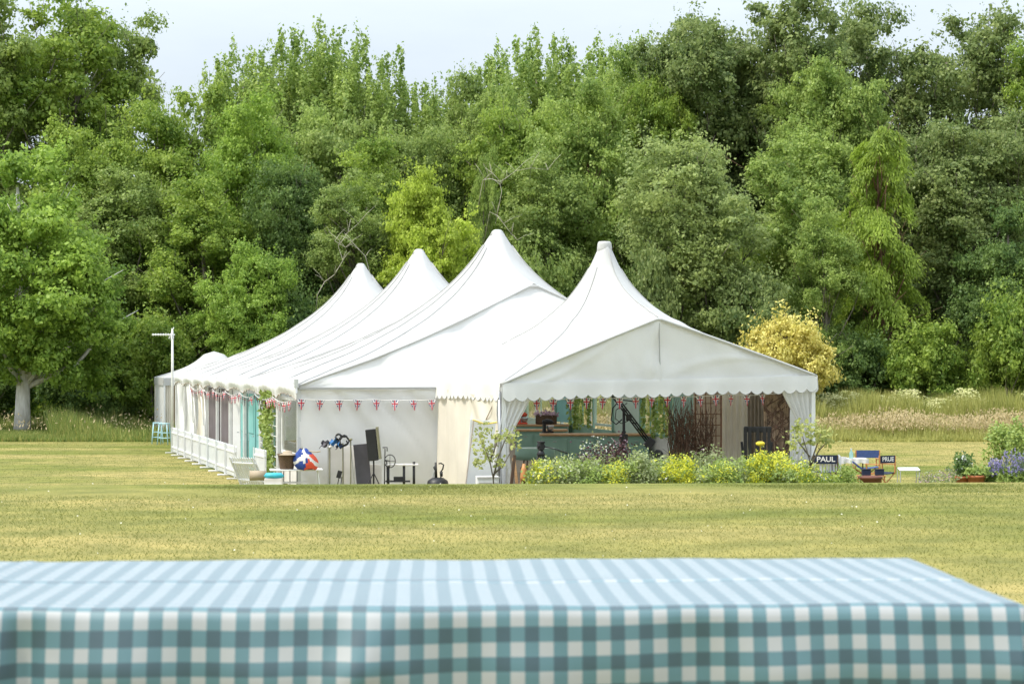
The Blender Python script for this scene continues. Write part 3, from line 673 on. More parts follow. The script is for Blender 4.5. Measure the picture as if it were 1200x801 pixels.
# valances along both sides
for tt, sg in ((0, -1), (WID, 1)):
    def vf(s, q, tt=tt, sg=sg):
        k = abs(math.sin(PI*s/BAY)); 
        dz = .30+.05*(1-k)+.02*math.sin(s*21)
        out = .10*k**.6*math.sin(PI*min(1, q*1.1))+.02*math.sin(s*13)*q
        return ml(s, tt+sg*(out+.02), roof_z(s, tt+(.0 if tt == 0 else 0))-.0-dz*q)
    MB().grid(vf, lin(0, LEN, 300), lin(0, 1, 7)).build('valance', M['pvcwall'], mainE, smooth=True)
    MB().tube([vf(s, 1.0) for s in lin(0, LEN, 220)], .014, 5).build('valance_binding', M['piping'], mainE, smooth=True)
# side posts
for i in range(10):
    s_ = i*BAY; s_ = min(max(s_, .06), LEN-.06)
    for t_ in (.05, WID-.05):
        MB().box(ml(s_, t_, 1.28), (.10, .10, 2.55)).build('post', M['alu' if i in (0,) else 'wmetal'], mainE, bevel=.01)
for i in range(3):
    MB().tube([ml(CELL*(i+.5), HW, 0), ml(CELL*(i+.5), HW, roof_z(CELL*(i+.5), HW)-.05)], .06, 10).build('king_pole', M['alu'], mainE, smooth=True) if i != 0 else None
mb = MB(); mb.box(ml(LEN/2, .06, 2.5), (.07, LEN-.1, .09)); mb.box(ml(LEN/2, WID-.06, 2.5), (.07, LEN-.1, .09)); mb.build('eave_beam', M['alu'], mainE)
# clip on the near corner
MB().box(ml(-.05, -.03, 2.66), (.10, .10, .22)).tube([ml(-.06, -.03, 2.62), ml(-.10, -.03, 2.4)], .03, 6).build('corner_bracket', M['alu'], mainE, bevel=.01)

def side_local(s, z, off=0.0): return ml(s, .06+off, z)
def panel(name, s0, s1, z0, z1, m, off=.02, th=.04, fn=None, parent=mainE, t=None):
    tt = .06+off if t is None else t
    return MB().box(ml((s0+s1)/2, tt, (z0+z1)/2), (th, s1-s0, z1-z0)).build(name, m, parent, bevel=.008)
def curtain(name, s0, s1, z0, z1, m, gather=None, waves=5, amp=.06, off=.05, parent=mainE, loc=None):
    def fn(u, q):
        s_ = s0+(s1-s0)*u
        if gather is not None:
            g = math.exp(-((q-gather)/.35)**2)*.6; c = s0+(s1-s0)*.5; s_ = c+(s_-c)*(1-g)
        o = off+amp*math.sin(u*waves*2*PI+q*.8)*(.6+.4*q)
        return (loc or ml)(s_, o, z1+(z0-z1)*q)
    return MB().grid(fn, lin(0, 1, waves*8+1), lin(0, 1, 14)).build(name, m, parent, smooth=True)
# bay 1: glazed unit with grey-white frame
def glazed(s0, s1, z0, z1, t, fm, bars=0, name='window'):
    mb = MB()
    for z in (z0, z1): mb.box(ml((s0+s1)/2, t, z), (.08, s1-s0+.08, .08))
    for s in (s0, s1): mb.box(ml(s, t, (z0+z1)/2), (.08, .08, z1-z0-.08))
    for i in range(bars): mb.box(ml(s0+(s1-s0)*(i+1)/(bars+1), t, (z0+z1)/2), (.05, .04, z1-z0-.08))
    f = mb.build(name, fm, mainE, bevel=.008)
    MB().box(ml((s0+s1)/2, t, (z0+z1)/2), (.012, s1-s0-.08, z1-z0-.08)).build('pane', M['glass'], f)
    return f
glazed(.5, BAY-.25, .85, 2.25, .12, M['wmetal']); panel('window_panel', .5, BAY-.25, .05, .8, M['greyboard'], .05)
curtain('curtain', .15, .5, .05, 2.4, M['cream'], None, 2, .04, .15)
panel('inner_panel', .7, BAY-.5, .0, 2.2, M['tan'], .9)
# bay 2: lattice with climbing ivy
glazed(BAY+.3, 2*BAY-.3, .3, 2.3, .12, M['sage'], 2)
mb = MB()
for z in lin(.4, 2.3, 8): mb.tube([ml(BAY+.2, .02, z), ml(2*BAY-.2, .02, z)], .012, 5)
for s_ in lin(BAY+.2, 2*BAY-.2, 5): mb.tube([ml(s_, .02, .05), ml(s_, .02, 2.35)], .012, 5)
mb.build('trellis', M['wmetal'], mainE)
# bays 3-4: teal doors ; 5-6 taupe ; 7-9 white curtains
for (a, b) in ((2*BAY+.25, 2*BAY+1.55), (2*BAY+1.85, 3*BAY-.2), (3*BAY+.3, 3*BAY+1.6)):
    d = panel('door', a, b, .02, 2.25, M['teal'], .1, .05)
    MB().box(ml((a+b)/2, .125, 1.55), (.03, b-a-.3, .9)).build('door_panel', M['teal'], d, bevel=.01)
    MB().tube([ml(b-.1, .07, 1.05), ml(b-.1, .02, 1.05), ml(b-.24, .02, 1.05)], .015, 6).build('handle', M['steel'], d)
curtain('curtain', 3*BAY+1.8, 4*BAY-.15, .05, 2.4, M['pvcwall'], None, 3, .05, .12)
for (a, b) in ((4*BAY+.15, 5*BAY-.4), (5*BAY+.15, 6*BAY-.2)): 
    panel('dark_panel', a, b, .02, 2.3, M['taupe'], .08)
    panel('panel_border', b+.03, b+.16, .02, 2.35, M['pvcwall'], .08)
curtain('curtain', 6*BAY+.1, 7*BAY-.1, .05, 2.45, M['cream'], .45, 5, .07, .1)
curtain('curtain', 7*BAY+.1, 8*BAY-.1, .05, 2.45, M['pvcwall'], .5, 5, .08, .08)
curtain('curtain', 8*BAY+.1, 9*BAY-.1, .05, 2.45, M['pvcwall'], .4, 5, .08, .05)
mb = MB()
for s_ in (6*BAY, 7*BAY): mb.tube([ml(s_, -.02, 1.0), ml(s_+1.2, -.02, 2.4)], .025, 6); mb.tube([ml(s_, -.02, 2.2), ml(s_-1.1, -.02, .6)], .02, 6)
mb.build('brace', M['wmetal'], mainE, smooth=True)
# right wall seen through the open front: px on the far wall -> s
def s_of_px(px):      # right wall, world position at t = WID
    k = (px-600)/FP; p0 = C0+V*WID
    return (k*p0.y-p0.x)/(U.x-k*U.y)
def rpanel(name, pa, pb, z0, z1, m, off=0.0, th=.05):
    a, b = sorted((s_of_px(pa), s_of_px(pb))); return MB().box(ml((a+b)/2, WID-.1-off, (z0+z1)/2), (th, b-a, z1-z0)).build(name, m, mainE, bevel=.008)
TR = WID-.1
def rwin(pa, pb, z0, z1, fm, bars=1, sill=True):
    a, b = sorted((s_of_px(pa), s_of_px(pb)))
    return glazed(a, b, z0, z1, TR, fm, bars)
rpanel('wall_panel', 607, 618, 0, 2.3, M['slate'])
f1 = rwin(621, 654, 1.0, 2.15, M['sagelt'], 1); rpanel('wall_panel', 619, 672, 0, .95, M['sagelt'])
rpanel('wall_panel', 656, 672, 1.0, 2.3, M['teal'])
f2 = rwin(674, 699, .95, 2.2, M['sage'], 3); f3 = rwin(701, 722, 1.05, 2.2, M['sagelt'], 0)
rpanel('wall_panel', 673, 726, 0, .9, M['sage'])
rpanel('wall_panel', 724, 755, 0, 2.35, M['sagelt'])
f4 = rwin(758, 790, .9, 2.3, M['sage'], 3); rpanel('wall_panel', 757, 792, 0, .85, M['wmetal'])
rpanel('wall_panel', 793, 815, 0, 2.35, M['sage'])
rpanel('wall_panel', 817, 872, 0, 2.4, M['tan'])
mb = MB()
for a in (619.5, 656, 673, 723.5, 756, 792, 816): s_ = s_of_px(a); mb.box(ml(s_, TR-.06, 1.2), (.08, .07, 2.4))
mb.build('wall_post', M['sage'], mainE, bevel=.008)
MB().box(ml(LEN/2, HW, -.03+.045), (WID-.3, LEN-.3, .03)).build('floor', M['floor'], mainE)
# far part of the right wall stays cloth
a = s_of_px(606); mb = MB(); mb.grid(lambda s, z: ml(s, WID-.03+wrinkle(s, z)*.6, z), lin(a, LEN, 20), lin(.02, 2.55, 10)); mb.build('side_wall', M['pvcwall'], mainE, smooth=True)

# leaf masses helper ------------------------------------------------
def leafball(name, loc, pts, size, leaf, n, spread, seed, aspect=1.5, midx=None, parent=None):
    r = np.random.default_rng(seed); pts = np.array(pts, float); i = r.integers(0, len(pts), n)
    P = pts[i]+r.normal(size=(n, 3))*np.array(spread); N = r.normal(size=(n, 3))*.7+np.array([-.1, -.6, .7])
    P[:, 2] = np.maximum(P[:, 2], .01)
    o = quads_mesh(name, P, N, size[0]+(size[1]-size[0])*r.random(n), leaf, rng=r, aspect=aspect, parent=parent)
    o.location = loc; return o
def ivy_on(sa, sb, t, z0, z1, n, label, seed, parent_e=None):
    r = np.random.default_rng(seed); vines = []
    for k in range(10):
        s_ = sa+(sb-sa)*r.random(); 
        for z in lin(z0, z1, 24): s_ += r.normal()*.05; vines.append((t+r.normal()*.03, min(max(s_, min(sa, sb)), max(sa, sb)), z))
    e = leafball('ivy', (0, 0, 0), vines, (.06, .12), LM['ivy'], n, (.03, .05, .05), seed)
    e.data.materials[0] = LM['herb']; e.matrix_world = Matrix.Translation(C0) @ Matrix.Rotation(math.atan2(V.y, V.x), 4, 'Z')
    tag(e, label, 'ivy', 'climbing greenery on the tent windows')
ivy_on(BAY+.25, BAY+2.6, -.03, .2, 2.35, 900, 'ivy climbing the white lattice near the front corner of the long side', 1)
ivy_on(s_of_px(674), s_of_px(698), TR-.13, .9, 2.3, 620, 'leafy climber over the window behind the island counter', 2)
ivy_on(s_of_px(759), s_of_px(790), TR-.13, .9, 2.35, 620, 'leafy climber on the window left of the brown twig bundles', 3)

# ================================================================== front tent
Pd = Vector((.927, .375, 0)); Q = Vector((-.375, .927, 0)); A0 = Vector((-.2375, 47.5, G))
FWd, FD, FE = 8.36, 6.16, 2.70
front = empty('front_tent', A0, math.atan2(Pd.y, Pd.x), 'white single-peaked open-fronted tent with scalloped edge, nearest the lawn', 'tent')
def tilt(a): return .019*a
AP = 4.03
def froof(a, b):
    rid = 4.17+.78*(1-min(1, abs(b-3.08)/3.08)); ha = AP if a < AP else FWd-AP; k = 1-abs(a-AP)/ha
    z = FE+(rid-FE)*k**.97; r_ = max(0, math.hypot(a-AP, b-3.08)-.16)
    fade = 1-min(1, max(abs(a-AP)/ha, abs(b-3.08)/3.08))**5
    z += 1.15*(.75*math.exp(-r_/.5)+.25*math.exp(-r_/1.5))*fade-.10*math.sin(PI*k)*(1-abs(b-3.08)/3.08)
    z += fade*(.028*max(0, math.sin(3.2*a+2.3*b+1))**6+.014*max(0, math.sin(5.5*b-2.1*a))**6)+.008*fade*math.sin(6*a+2*b)+.006*fade*math.sin(9*b-3*a)
    return z+tilt(a)
aa = sorted(set([round(v, 4) for v in lin(0, FWd, 56)]+[round(AP+d, 4) for d in lin(-.9, .9, 19)])); bb = sorted(set([round(v, 4) for v in lin(0, FD, 44)]+[round(3.08+d, 4) for d in lin(-.9, .9, 19)]))
MB().grid(lambda a, b: (a, b, froof(a, b)), aa, bb).build('roof', M['pvc'], front, smooth=True)
MB().lathe([(.20, -.26), (.19, -.12), (.18, -.03), (.17, .02), (.14, .05), (.01, .06)], (AP, 3.08, froof(AP, 3.08))).build('peak_cap', M['pvc'], front, smooth=True)
mb = MB()
for (ea, eb) in ((0, 0), (FWd, 0), (0, FD), (FWd, FD), (AP, 0), (FWd*.25, 0), (FWd*.75, 0)):
    if ea in (0, FWd): mb.tube([(AP+(ea-AP)*q, 3.08+(eb-3.08)*q, froof(AP+(ea-AP)*q, 3.08+(eb-3.08)*q)+.006) for q in lin(.08, 1, 30)], .018, 5)
    elif ea == AP: mb.tube([(ea, 3.08+(eb-3.08)*q, froof(ea, 3.08+(eb-3.08)*q)+.006) for q in lin(.08, 1, 20)], .013, 5)
mb.build('roof_seam', M['seam'], front, smooth=True)
mb = MB(); mb.tube([(a, -.02, froof(a, 0)-.015) for a in lin(0, FWd, 60)], .035, 7); mb.build('gable_edge', M['pvc'], front, smooth=True)
def gf(a, q):
    z0 = FE-.03+tilt(a); z1 = froof(a, 0)-.03
    d = .05*math.exp(-((a-3.75-.25*q)/.10)**2)*(.3+q)+.04*math.exp(-((a-3.3+.5*q)/.14)**2)*(1-q)+.03*max(0, math.sin(1.9*a-2.6*q*(1+.2*a)))**8+.03*math.exp(-((a-4.0)/.35)**2)*math.sin(q*9)+.012*math.sin(5*a+4*q)+.02*math.sin(2.1*a+q*2)
    if abs(a-4.08) < .06: d += .03
    return (a, .03-d, z0+(z1-z0)*q)
MB().grid(gf, lin(.03, FWd-.03, 110), lin(0, 1, 14)).build('gable_wall', M['pvcwall'], front, smooth=True)
MB().tube([(4.08, -.02, FE+.02), (4.06, -.02, 3.4), (4.05, -.02, 4.12)], .014, 5).build('lacing', M['seam'], front)
for (p0, p1, nm) in (((0, 0), (FWd, 0), 27), ((0, 0), (0, 4.4), 15), ((FWd, 0), (FWd, FD), 20)):
    dx, dy = p1[0]-p0[0], p1[1]-p0[1]; Ln = math.hypot(dx, dy); nx, ny = (0, -1) if dy == 0 else ((-1, 0) if p0[0] == 0 else (1, 0))
    def vf(u, q, p0=p0, dx=dx, dy=dy, nx=nx, ny=ny, nm=nm, Ln=Ln):
        x, y = p0[0]+dx*u, p0[1]+dy*u; sc_ = abs(math.sin(PI*u*nm))**.8
        d = .335+.085*sc_+.015*math.sin(u*Ln*2); o = .045+.02*math.sin(u*Ln*5)*q+.03*q
        return (x+nx*o, y+ny*o, FE+tilt(x)+.0-d*q)
    MB().grid(vf, lin(0, 1, nm*8+1), lin(0, 1, 5)).build('valance', M['pvcwall'], front, smooth=True)
    MB().tube([vf(u, 1.0) for u in lin(0, 1, nm*8+1)], .008, 4).build('valance_binding', M['seam'], front)
for (a, b) in ((.06, .06), (FWd-.06, .06), (FWd-.06, 3.2)):
    MB().box((a, b, FE/2-.05), (.11, .11, FE-.1)).build('post', M['wmetal'], front, bevel=.01)
mb = MB(); mb.box((FWd/2, .06, FE-.06+.045), (FWd-.3, .07, .10)); mb.build('eave_beam', M['alu'], front)
# left side wall: cream canvas with swag, and the opened flap
def lw(u, q):
    b = .55+u*3.75; z = 2.5-q*2.35
    d = .03*math.sin(u*34)+.02*math.sin(u*11+q*3)
    return (-.01-d, b, z)
MB().grid(lw, lin(.34, 1, 60), lin(0, 1, 12)).build('side_wall', M['cream'], front, smooth=True)
def flap(u, q):
    b = .1+u*1.8; z = 2.42-q*(.25+.75*math.sin(PI*(u*.5+.35))); return (-.05-.04*math.sin(u*9+q*4), b, z)
MB().grid(flap, lin(0, 1, 26), lin(0, 1, 12)).build('folded_flap', M['cream'], front, smooth=True)
mb = MB(); mb.tube([(-.05, .1, 2.45), (-.06, 1.0, 1.72), (-.06, 1.5, 2.2)], .015, 5); mb.build('flap_edge', M['piping'], front)
MB().tube([(-.04, .04, 2.5), (-.04, .04, .1)], .035, 6).build('corner_pole', M['steel'], front, smooth=True)
# tied curtains at the front corners
def tied(x0, sgn, z0=.0, parent=front, w1=.55, w2=.28, wv=5, slant=0):
    def fn(u, q):
        g = 1-.55*math.exp(-((q-.5)/.3)**2); wq = (w1+(w2-w1)*q)*g+.12*q; a = (u-.5)*wq+sgn*(wq*.5)+slant*q
        return (x0+a, .1-.06*math.sin(u*wv*2*PI)-.05, 2.55-q*(2.5-z0)+tilt(x0))
    return MB().grid(fn, lin(0, 1, wv*8+1), lin(0, 1, 22)).build('curtain', M['pvcwall'], parent, smooth=True)
tied(.10, 1, 0, w1=.75, w2=.5, slant=-.45); 
tied(FWd-.12, -1, 0, w1=.95, w2=.3)
# right wall pieces
def fr_panel(name, b0, b1, m, z1=2.55, off=0): return MB().grid(lambda b, z: (FWd-.04-off-wrinkle(b, z)*.5, b, z), lin(b0, b1, 14), lin(.02, z1, 12)).build(name, m, front, smooth=True)
fr_panel('side_wall', .1, 3.3, M['pvcwall'])
def fr_line(px, x_off=0):    # local b of the right wall at a photo column
    k = (px-600)/FP; p0 = A0+Pd*(FWd-x_off); return (k*p0.y-p0.x)/(Q.x-k*Q.y)
# interior stretched cloths: cream canvas and taupe
def cloth_between(pa, pb, D, z1, m, name, label):
    a, b = W(pa, D), W(pb, D+.3); mb = MB()
    mb.grid(lambda u, z: (a.x+(b.x-a.x)*u, a.y+(b.y-a.y)*u+.04*math.sin(u*30), G+z), lin(0, 1, 50), lin(.03, z1, 8)); o = mb.build(name, m, None, smooth=True)
    tag(o, label, 'canvas panel')
cloth_between(844, 876, 53.2, 2.5, M['cream'], 'canvas_panel', 'plain cream canvas panel right of the rusty trellis')
cloth_between(876, 897, 52.6, 2.5, mat('brown_canvas', (.27, .22, .17), .8), 'canvas_panel', 'taupe canvas panel beside the woven willow screen')

# ================================================================== small tent at the far left
st = empty('small_tent', W(192, 84), math.atan2(V.y, V.x), 'small white peaked tent behind the far left end of the marquee', 'tent')
sw, sdp, se_ = 4.6, 4.4, 2.5
def szr(x, y):
    a = max(abs(x-sw/2)/(sw/2), abs(y-sdp/2)/(sdp/2)); r_ = math.hypot(x-sw/2, y-sdp/2); return se_+.75*(1-a)+.35*math.exp(-max(0, r_-.45)/.5)*(1-a**3)
MB().grid(lambda x, y: (x, y, szr(x, y)), lin(0, sw, 33), lin(0, sdp, 33)).build('roof', M['pvc'], st, smooth=True)
mb = MB(); mb.grid(lambda u, q: (u*sw, -.02, se_-.32*q), lin(0, 1, 20), [0, 1]); mb.grid(lambda u, q: (-.02, u*sdp, se_-.32*q), lin(0, 1, 20), [0, 1]); mb.build('valance', M['pvc'], st)
mb = MB(); mb.grid(lambda y, z: (.04+.03*math.sin(y*9), y, z), lin(0, sdp, 30), lin(.02, se_, 6)); mb.build('side_wall', M['pvcwall'], st, smooth=True)
mb = MB(); mb.grid(lambda x, z: (x, sdp-.04, z), lin(0, sw, 10), lin(.02, se_, 6)); mb.grid(lambda x, z: (sw-.04, x, z), lin(0, sdp, 10), lin(.02, se_, 6)); mb.build('back_wall', M['cream'], st)
curtain_l = MB().grid(lambda u, z: (.05+u*.35, .05+.04*math.sin(u*18), z), lin(0, 1, 20), lin(.02, se_, 6)).build('curtain', M['cream'], st, smooth=True)
MB().grid(lambda u, z: (.4+u*.6, 1.2, z), lin(0, 1, 3), lin(.02, 2.2, 3)).build('inner_curtain', M['tan'], st)
for x in (.03, sw-.03): MB().box((x, .03, 1.24), (.07, .07, 2.48)).build('post', M['wmetal'], st)

# ================================================================== bunting
def flagmesh(size, seed):
    """a triangular pennant with a red and white cross on blue, real cut-out layers"""
    mb = MB(); w2, h = size*.5, size*1.15
    mb.add([(-w2, 0, 0), (w2, 0, 0), (0, 0, -h)], [(0, 2, 1)], 0)
    def lay(pts, y, mi): 
        mb.add([(x, -y, z) for x, z in pts], [tuple(range(len(pts)))], mi); mb.add([(x, y, z) for x, z in pts], [tuple(range(len(pts)))], mi)
    zc = -h*.33; hw = lambda z: w2*(1+z/h)
    lay([(-w2*.95, -.002), (-w2*.6, -.002), (w2*.28, -h*.62), (w2*.16, -h*.80)], .0015, 1)
    lay([(w2*.95, -.002), (w2*.6, -.002), (-w2*.28, -h*.62), (-w2*.16, -h*.80)], .0018, 1)
    a, b = .23*w2, .13*w2
    lay([(-a, -.001), (a, -.001), (a, -h*.76), (0, -h*.98), (-a, -h*.76)], .003, 1)
    lay([(-hw(zc+a)*.98, zc+a), (hw(zc+a)*.98, zc+a), (hw(zc-a)*.98, zc-a), (-hw(zc-a)*.98, zc-a)], .0033, 1)
    lay([(-b, -.001), (b, -.001), (b, -h*.85), (0, -h*.97), (-b, -h*.85)], .0045, 2)
    lay([(-hw(zc+b)*.98, zc+b), (hw(zc+b)*.98, zc+b), (hw(zc-b)*.98, zc-b), (-hw(zc-b)*.98, zc-b)], .0048, 2)
    o = mb.build('flag', [M['flagblue'], M['flagwhite'], M['flagred']]); me = o.data; bpy.data.objects.remove(o); return me
FLAG = flagmesh(.24, 0)
def bunting(pts, step, label, sag=.05, start=.2, facing=None):
    p0 = Vector(pts[0]); e = empty('bunting', p0, 0, label, 'bunting', 'strings of union flag bunting')
    P = [Vector(p)-p0 for p in pts]; path = []
    for a, b in zip(P, P[1:]):
        for q in lin(0, 1, 9)[:-1]: path.append(a.lerp(b, q)-Vector((0, 0, sag*4*q*(1-q))))
    path.append(P[-1]); MB().tube(path, .008, 4).build('cord', M['flagwhite'], e)
    d = start; acc = 0
    for a, b in zip(path, path[1:]):
        l = (b-a).length
        while acc+l > d:
            q = (d-acc)/l; f = bpy.data.objects.new('flag', FLAG); COL.objects.link(f); f.parent = e; f.location = a.lerp(b, q)
            dr = (b-a); f.rotation_euler = (R(random.uniform(-12, 6)), R(random.uniform(-5, 5)), math.atan2(dr.y, dr.x)+R(random.uniform(-22, 22))); d += step
        acc += l
bunting([MW(-.10, .05, 2.27), MW(-.10, 1.9, 2.25), MW(-.10, 3.7, 2.25)], .47, 'row of union flag bunting hung across the plain white end wall', .02, .04)
bunting([MW(i*BAY, -.12, 2.28) for i in range(0, 8)], .42, 'union flag bunting along the long left side under the roof edge', .12)
def FW_(a, b, z): return A0+Pd*a+Q*b+Vector((0, 0, z))
bunting([FW_(.6, .30, 2.33), FW_(2.2, .30, 2.34), FW_(4.2, .3, 2.37), FW_(6, .3, 2.39), FW_(7.4, .3, 2.41)], .43, 'union flag bunting inside the scalloped edge of the open tent front', .03, .4)

# ================================================================== interior
def counter(label, pa, pb, D, depth, top=.92, drawers=4, m='sage'):
    a, b = W(pa, D), W(pb, D); wd = (b-a).length; e = empty('workbench', (a+b)/2, 0, label, 'workbench', 'green kitchen workbenches inside the tent')
    MB().box((0, depth/2, (top-.05)/2+.04), (wd-.06, depth-.06, top-.13)).build('cabinet', M[m], e, bevel=.01)
    MB().box((0, depth/2, .03), (wd-.16, depth-.16, .06)).build('plinth', M['dwood'], e)
    MB().box((0, depth/2, top-.02), (wd+.08, depth+.06, .06)).build('worktop', M['timber'], e, bevel=.012)
    for i in range(drawers):
        x = -wd/2+wd*(i+.5)/drawers; d = MB().box((x, .015, top*.5), (wd/drawers-.08, .04, top*.68)).build('cupboard_door', M[m], e, bevel=.012)
        MB().tube([(x-.06, -.02, top*.76), (x+.06, -.02, top*.76)], .012, 6).build('handle', M['steel'], d)
    return e
counter('front green island workbench with timber top and cupboard doors', 634, 762, 63.5, .9, .93, 4)
counter('green workbench with timber top farthest back at the left', 604, 666, 72, .8, .95, 3)
counter('green workbench with timber top between the other two', 606, 664, 67.5, .8, .93, 3, 'sage')
def prop(name, mbf, m, loc, label, cat, rz=0, group=None, smooth=True):
    o = mbf.build(name, m, smooth=smooth); o.location = loc; o.rotation_euler.z = rz; return tag(o, label, cat, group)
# stand mixers, dark bowl of fruit
def mixer(px, D, z, m, label):
    e = empty('stand_mixer', W(px, D, z), R(20), label, 'mixer')
    MB().box((0, 0, .03), (.34, .2, .06)).box((-.12, 0, .17), (.09, .12, .26)).build('base', M[m], e, bevel=.02)
    MB().tube([(-.17, 0, .34), (-.05, 0, .36), (.1, 0, .34), (.17, 0, .32)], [.06, .085, .08, .05], 10).build('motor_head', M[m], e, smooth=True)
    MB().lathe([(.05, .06), (.10, .10), (.12, .2), (.12, .24)], (.08, 0, 0), 16).build('bowl', M['steel'], e, smooth=True)
mixer(612, 71.9+.3, .97, 'red', 'red stand mixer on the farthest workbench')
mixer(642, 63.9, .96, 'black', 'small dark mixer on the left end of the front green workbench')
e = empty('hamper', W(640, 72.4, .97), 0, 'dark hamper heaped with flowers on the farthest workbench', 'hamper')
MB().box((0, 0, .16), (.75, .4, .32)).build('basket', M['dwood'], e, bevel=.03)
leafball('blossoms', (0, 0, 0), [(x, 0, .36) for x in lin(-.35, .35, 8)], (.04, .09), [LM['pinkp']], 160, (.06, .12, .05), 6, parent=e)
e = empty('round_table', W(627, 58), 0, 'small round table with a pale green cloth, left of the tripod', 'table')
MB().lathe([(.55, .72), (.56, .735), (.56, .75), (.02, .752)], n=28).build('table_top', M['sagelt'], e)
MB().lathe([(.56, .745), (.57, .55), (.58, .42)], n=28).build('tablecloth', M['sage'], e, smooth=True)
for k in range(4): a = k*PI/2+.6; MB().tube([(math.cos(a)*.35, math.sin(a)*.35, .72), (math.cos(a)*.42, math.sin(a)*.42, 0)], .02, 6).build('leg', M['dwood'], e)
# video tripod
def tripod(px, D, h, label):
    e = empty('tripod', W(px, D), .4, label, 'tripod')
    for k in range(3):
        a = k*2*PI/3+.2; f = Vector((math.cos(a)*.42, math.sin(a)*.42, 0)); t = Vector((math.cos(a)*.06, math.sin(a)*.06, h-.32)); n_ = Vector((-math.sin(a), math.cos(a), 0))*.03
        MB().tube([f, f.lerp(t, .5)], .014, 6).tube([f.lerp(t, .3)+n_, t+n_], .014, 6).tube([f.lerp(t, .3)-n_, t-n_], .014, 6).build('leg', M['black'], e, smooth=True)
    MB().lathe([(.08, h-.34), (.10, h-.30), (.07, h-.24), (.05, h-.2)]).build('bowl', M['black'], e, smooth=True)
    MB().box((0, 0, h-.12), (.11, .16, .16)).box((0, 0, h-.02), (.12, .22, .04)).tube([(-.09, 0, h-.12), (.09, 0, h-.12)], .05, 10).build('fluid_head', M['black'], e, bevel=.01)
    MB().tube([(.05, -.05, h-.12), (.25, -.2, h-.17), (.50, -.38, h-.27)], [.014, .014, .022], 7).build('pan_handle', M['black'], e, smooth=True)
tripod(634, 46.9, 1.38, 'black video tripod with its pan handle pointing right, in the tent doorway')
# camera crane
e = empty('camera_crane', W(764, 50.6), 0, 'long black camera crane sloping down to the right inside the tent', 'camera crane')
def cl(px, py, D=50.6, dy=0): p = W(px, D, ZH(py, D))-W(764, 50.6); p.y += dy; return p
P0, P1 = cl(711, 452), cl(762, 520)
dd = (P1-P0).normalized(); nn = Vector((dd.z, 0, -dd.x)).normalized()
mb = MB()
for o_ in (nn*.05, -nn*.05):
    for y in (-.06, .06): mb.tube([P0+o_+Vector((0, y, 0)), P1+o_+Vector((0, y, 0))], .020, 6)
for q in lin(.05, .95, 9):
    c = P0.lerp(P1, q); mb.tube([c+nn*.05, c-nn*.05+dd*.10], .014, 4)
mb.tube([P0, P1], .022, 6)
mb.build('boom', M['black'], e, smooth=True)
mb = MB(); mb.box(P1+Vector((-.02, 0, .02)), (.20, .26, .27), (0, R(40), 0)); mb.box(P1+dd*.3, (.15, .22, .15), (0, R(50), 0)); mb.build('counterweight', M['black'], e, bevel=.02)
MB().tube([cl(742, 470), cl(727, 468), cl(718, 478), cl(716, 492), cl(722, 497), cl(729, 491)], .015, 6).tube([cl(735, 472), cl(722, 480), cl(721, 490), cl(728, 496), cl(736, 493)], .012, 6).build('cable', M['black'], e, smooth=True)
MB().tube([cl(731, 560), cl(731, 478)], .035, 8).tube([cl(729, 505), cl(752, 566)], .02, 6).tube([cl(733, 505), cl(712, 566, dy=.3)], .02, 6).build('column', M['black'], e, smooth=True)
MB().box(cl(737, 489), (.14, .14, .16)).box(cl(731, 513), (.2, .16, .2)).build('pivot_head', M['black'], e, bevel=.015)
for px in (770, 777):
    MB().lathe([(.13, -.03), (.15, 0), (.13, .03)], (0, 0, 0), 18)
wh = MB(); 
for c_ in ((cl(771, 534)), (cl(758, 553))):
    o = MB().lathe([(.02, -.04), (.13, -.045), (.16, -.02), (.16, .02), (.13, .045), (.02, .04)], n=20).build('wheel', M['black'], e, smooth=True); o.location = c_; o.rotation_euler = (R(90), 0, R(30))
# twig bundles
def twigs(px, D, wpx, topy, n, label, m='twig', seed=0, lean=.12):
    r = random.Random(seed); mb = MB(); hw = wpx*D/FP; H_ = ZH(topy, D)
    for i in range(n):
        x = r.uniform(-hw, hw); y = r.uniform(-.15, .15); hh = H_*r.uniform(.72, 1.03); p = [Vector((x*.55, y, 0))]
        for k in range(1, 6): p.append(Vector((x*(.55+.45*k/5)+r.gauss(0, .03)+lean*r.uniform(-1, 1)*k/5, y+r.gauss(0, .03), hh*k/5)))
        mb.tube(p, [.013, .012, .010, .009, .007, .004], 4)
        for k in range(3):
            b = p[2+k]; mb.tube([b, b+Vector((r.gauss(0, .16), r.gauss(0, .08), r.uniform(.1, .3)))], [.006, .003], 3)
    o = mb.build('twig_bundle', M[m]); o.location = W(px, D); tag(o, label, 'twig bundle', 'bundles of bare twigs standing in the tent')
twigs(796, 51.2, 15, 468, 75, 'dark brown bundle of bare twigs just right of the ivy window', seed=1)
twigs(820, 51.6, 18, 472, 60, 'sparser brown bundle of bare twigs half in front of the rusty trellis', 'twig', seed=2)
# rusty trellis
e = empty('trellis_panel', W(830, 52.4), 0, 'rusty square grid trellis standing inside the tent', 'trellis')
mb = MB(); hw = 15*52.4/FP
for x in lin(-hw, hw, 6): mb.tube([(x, 0, 0), (x, 0, 2.45)], .012, 5)
for z in lin(.2, 2.4, 9): mb.tube([(-hw, .012, z), (hw, .012, z)], .010, 5)
mb.build('grid', M['rust'], e); MB().tube([(-hw, 0, 0), (-hw, 0, 2.45)], .022, 6).tube([(hw, 0, 0), (hw, 0, 2.45)], .022, 6).tube([(-hw, 0, 2.45), (hw, 0, 2.45)], .02, 6).build('frame', M['rust'], e)
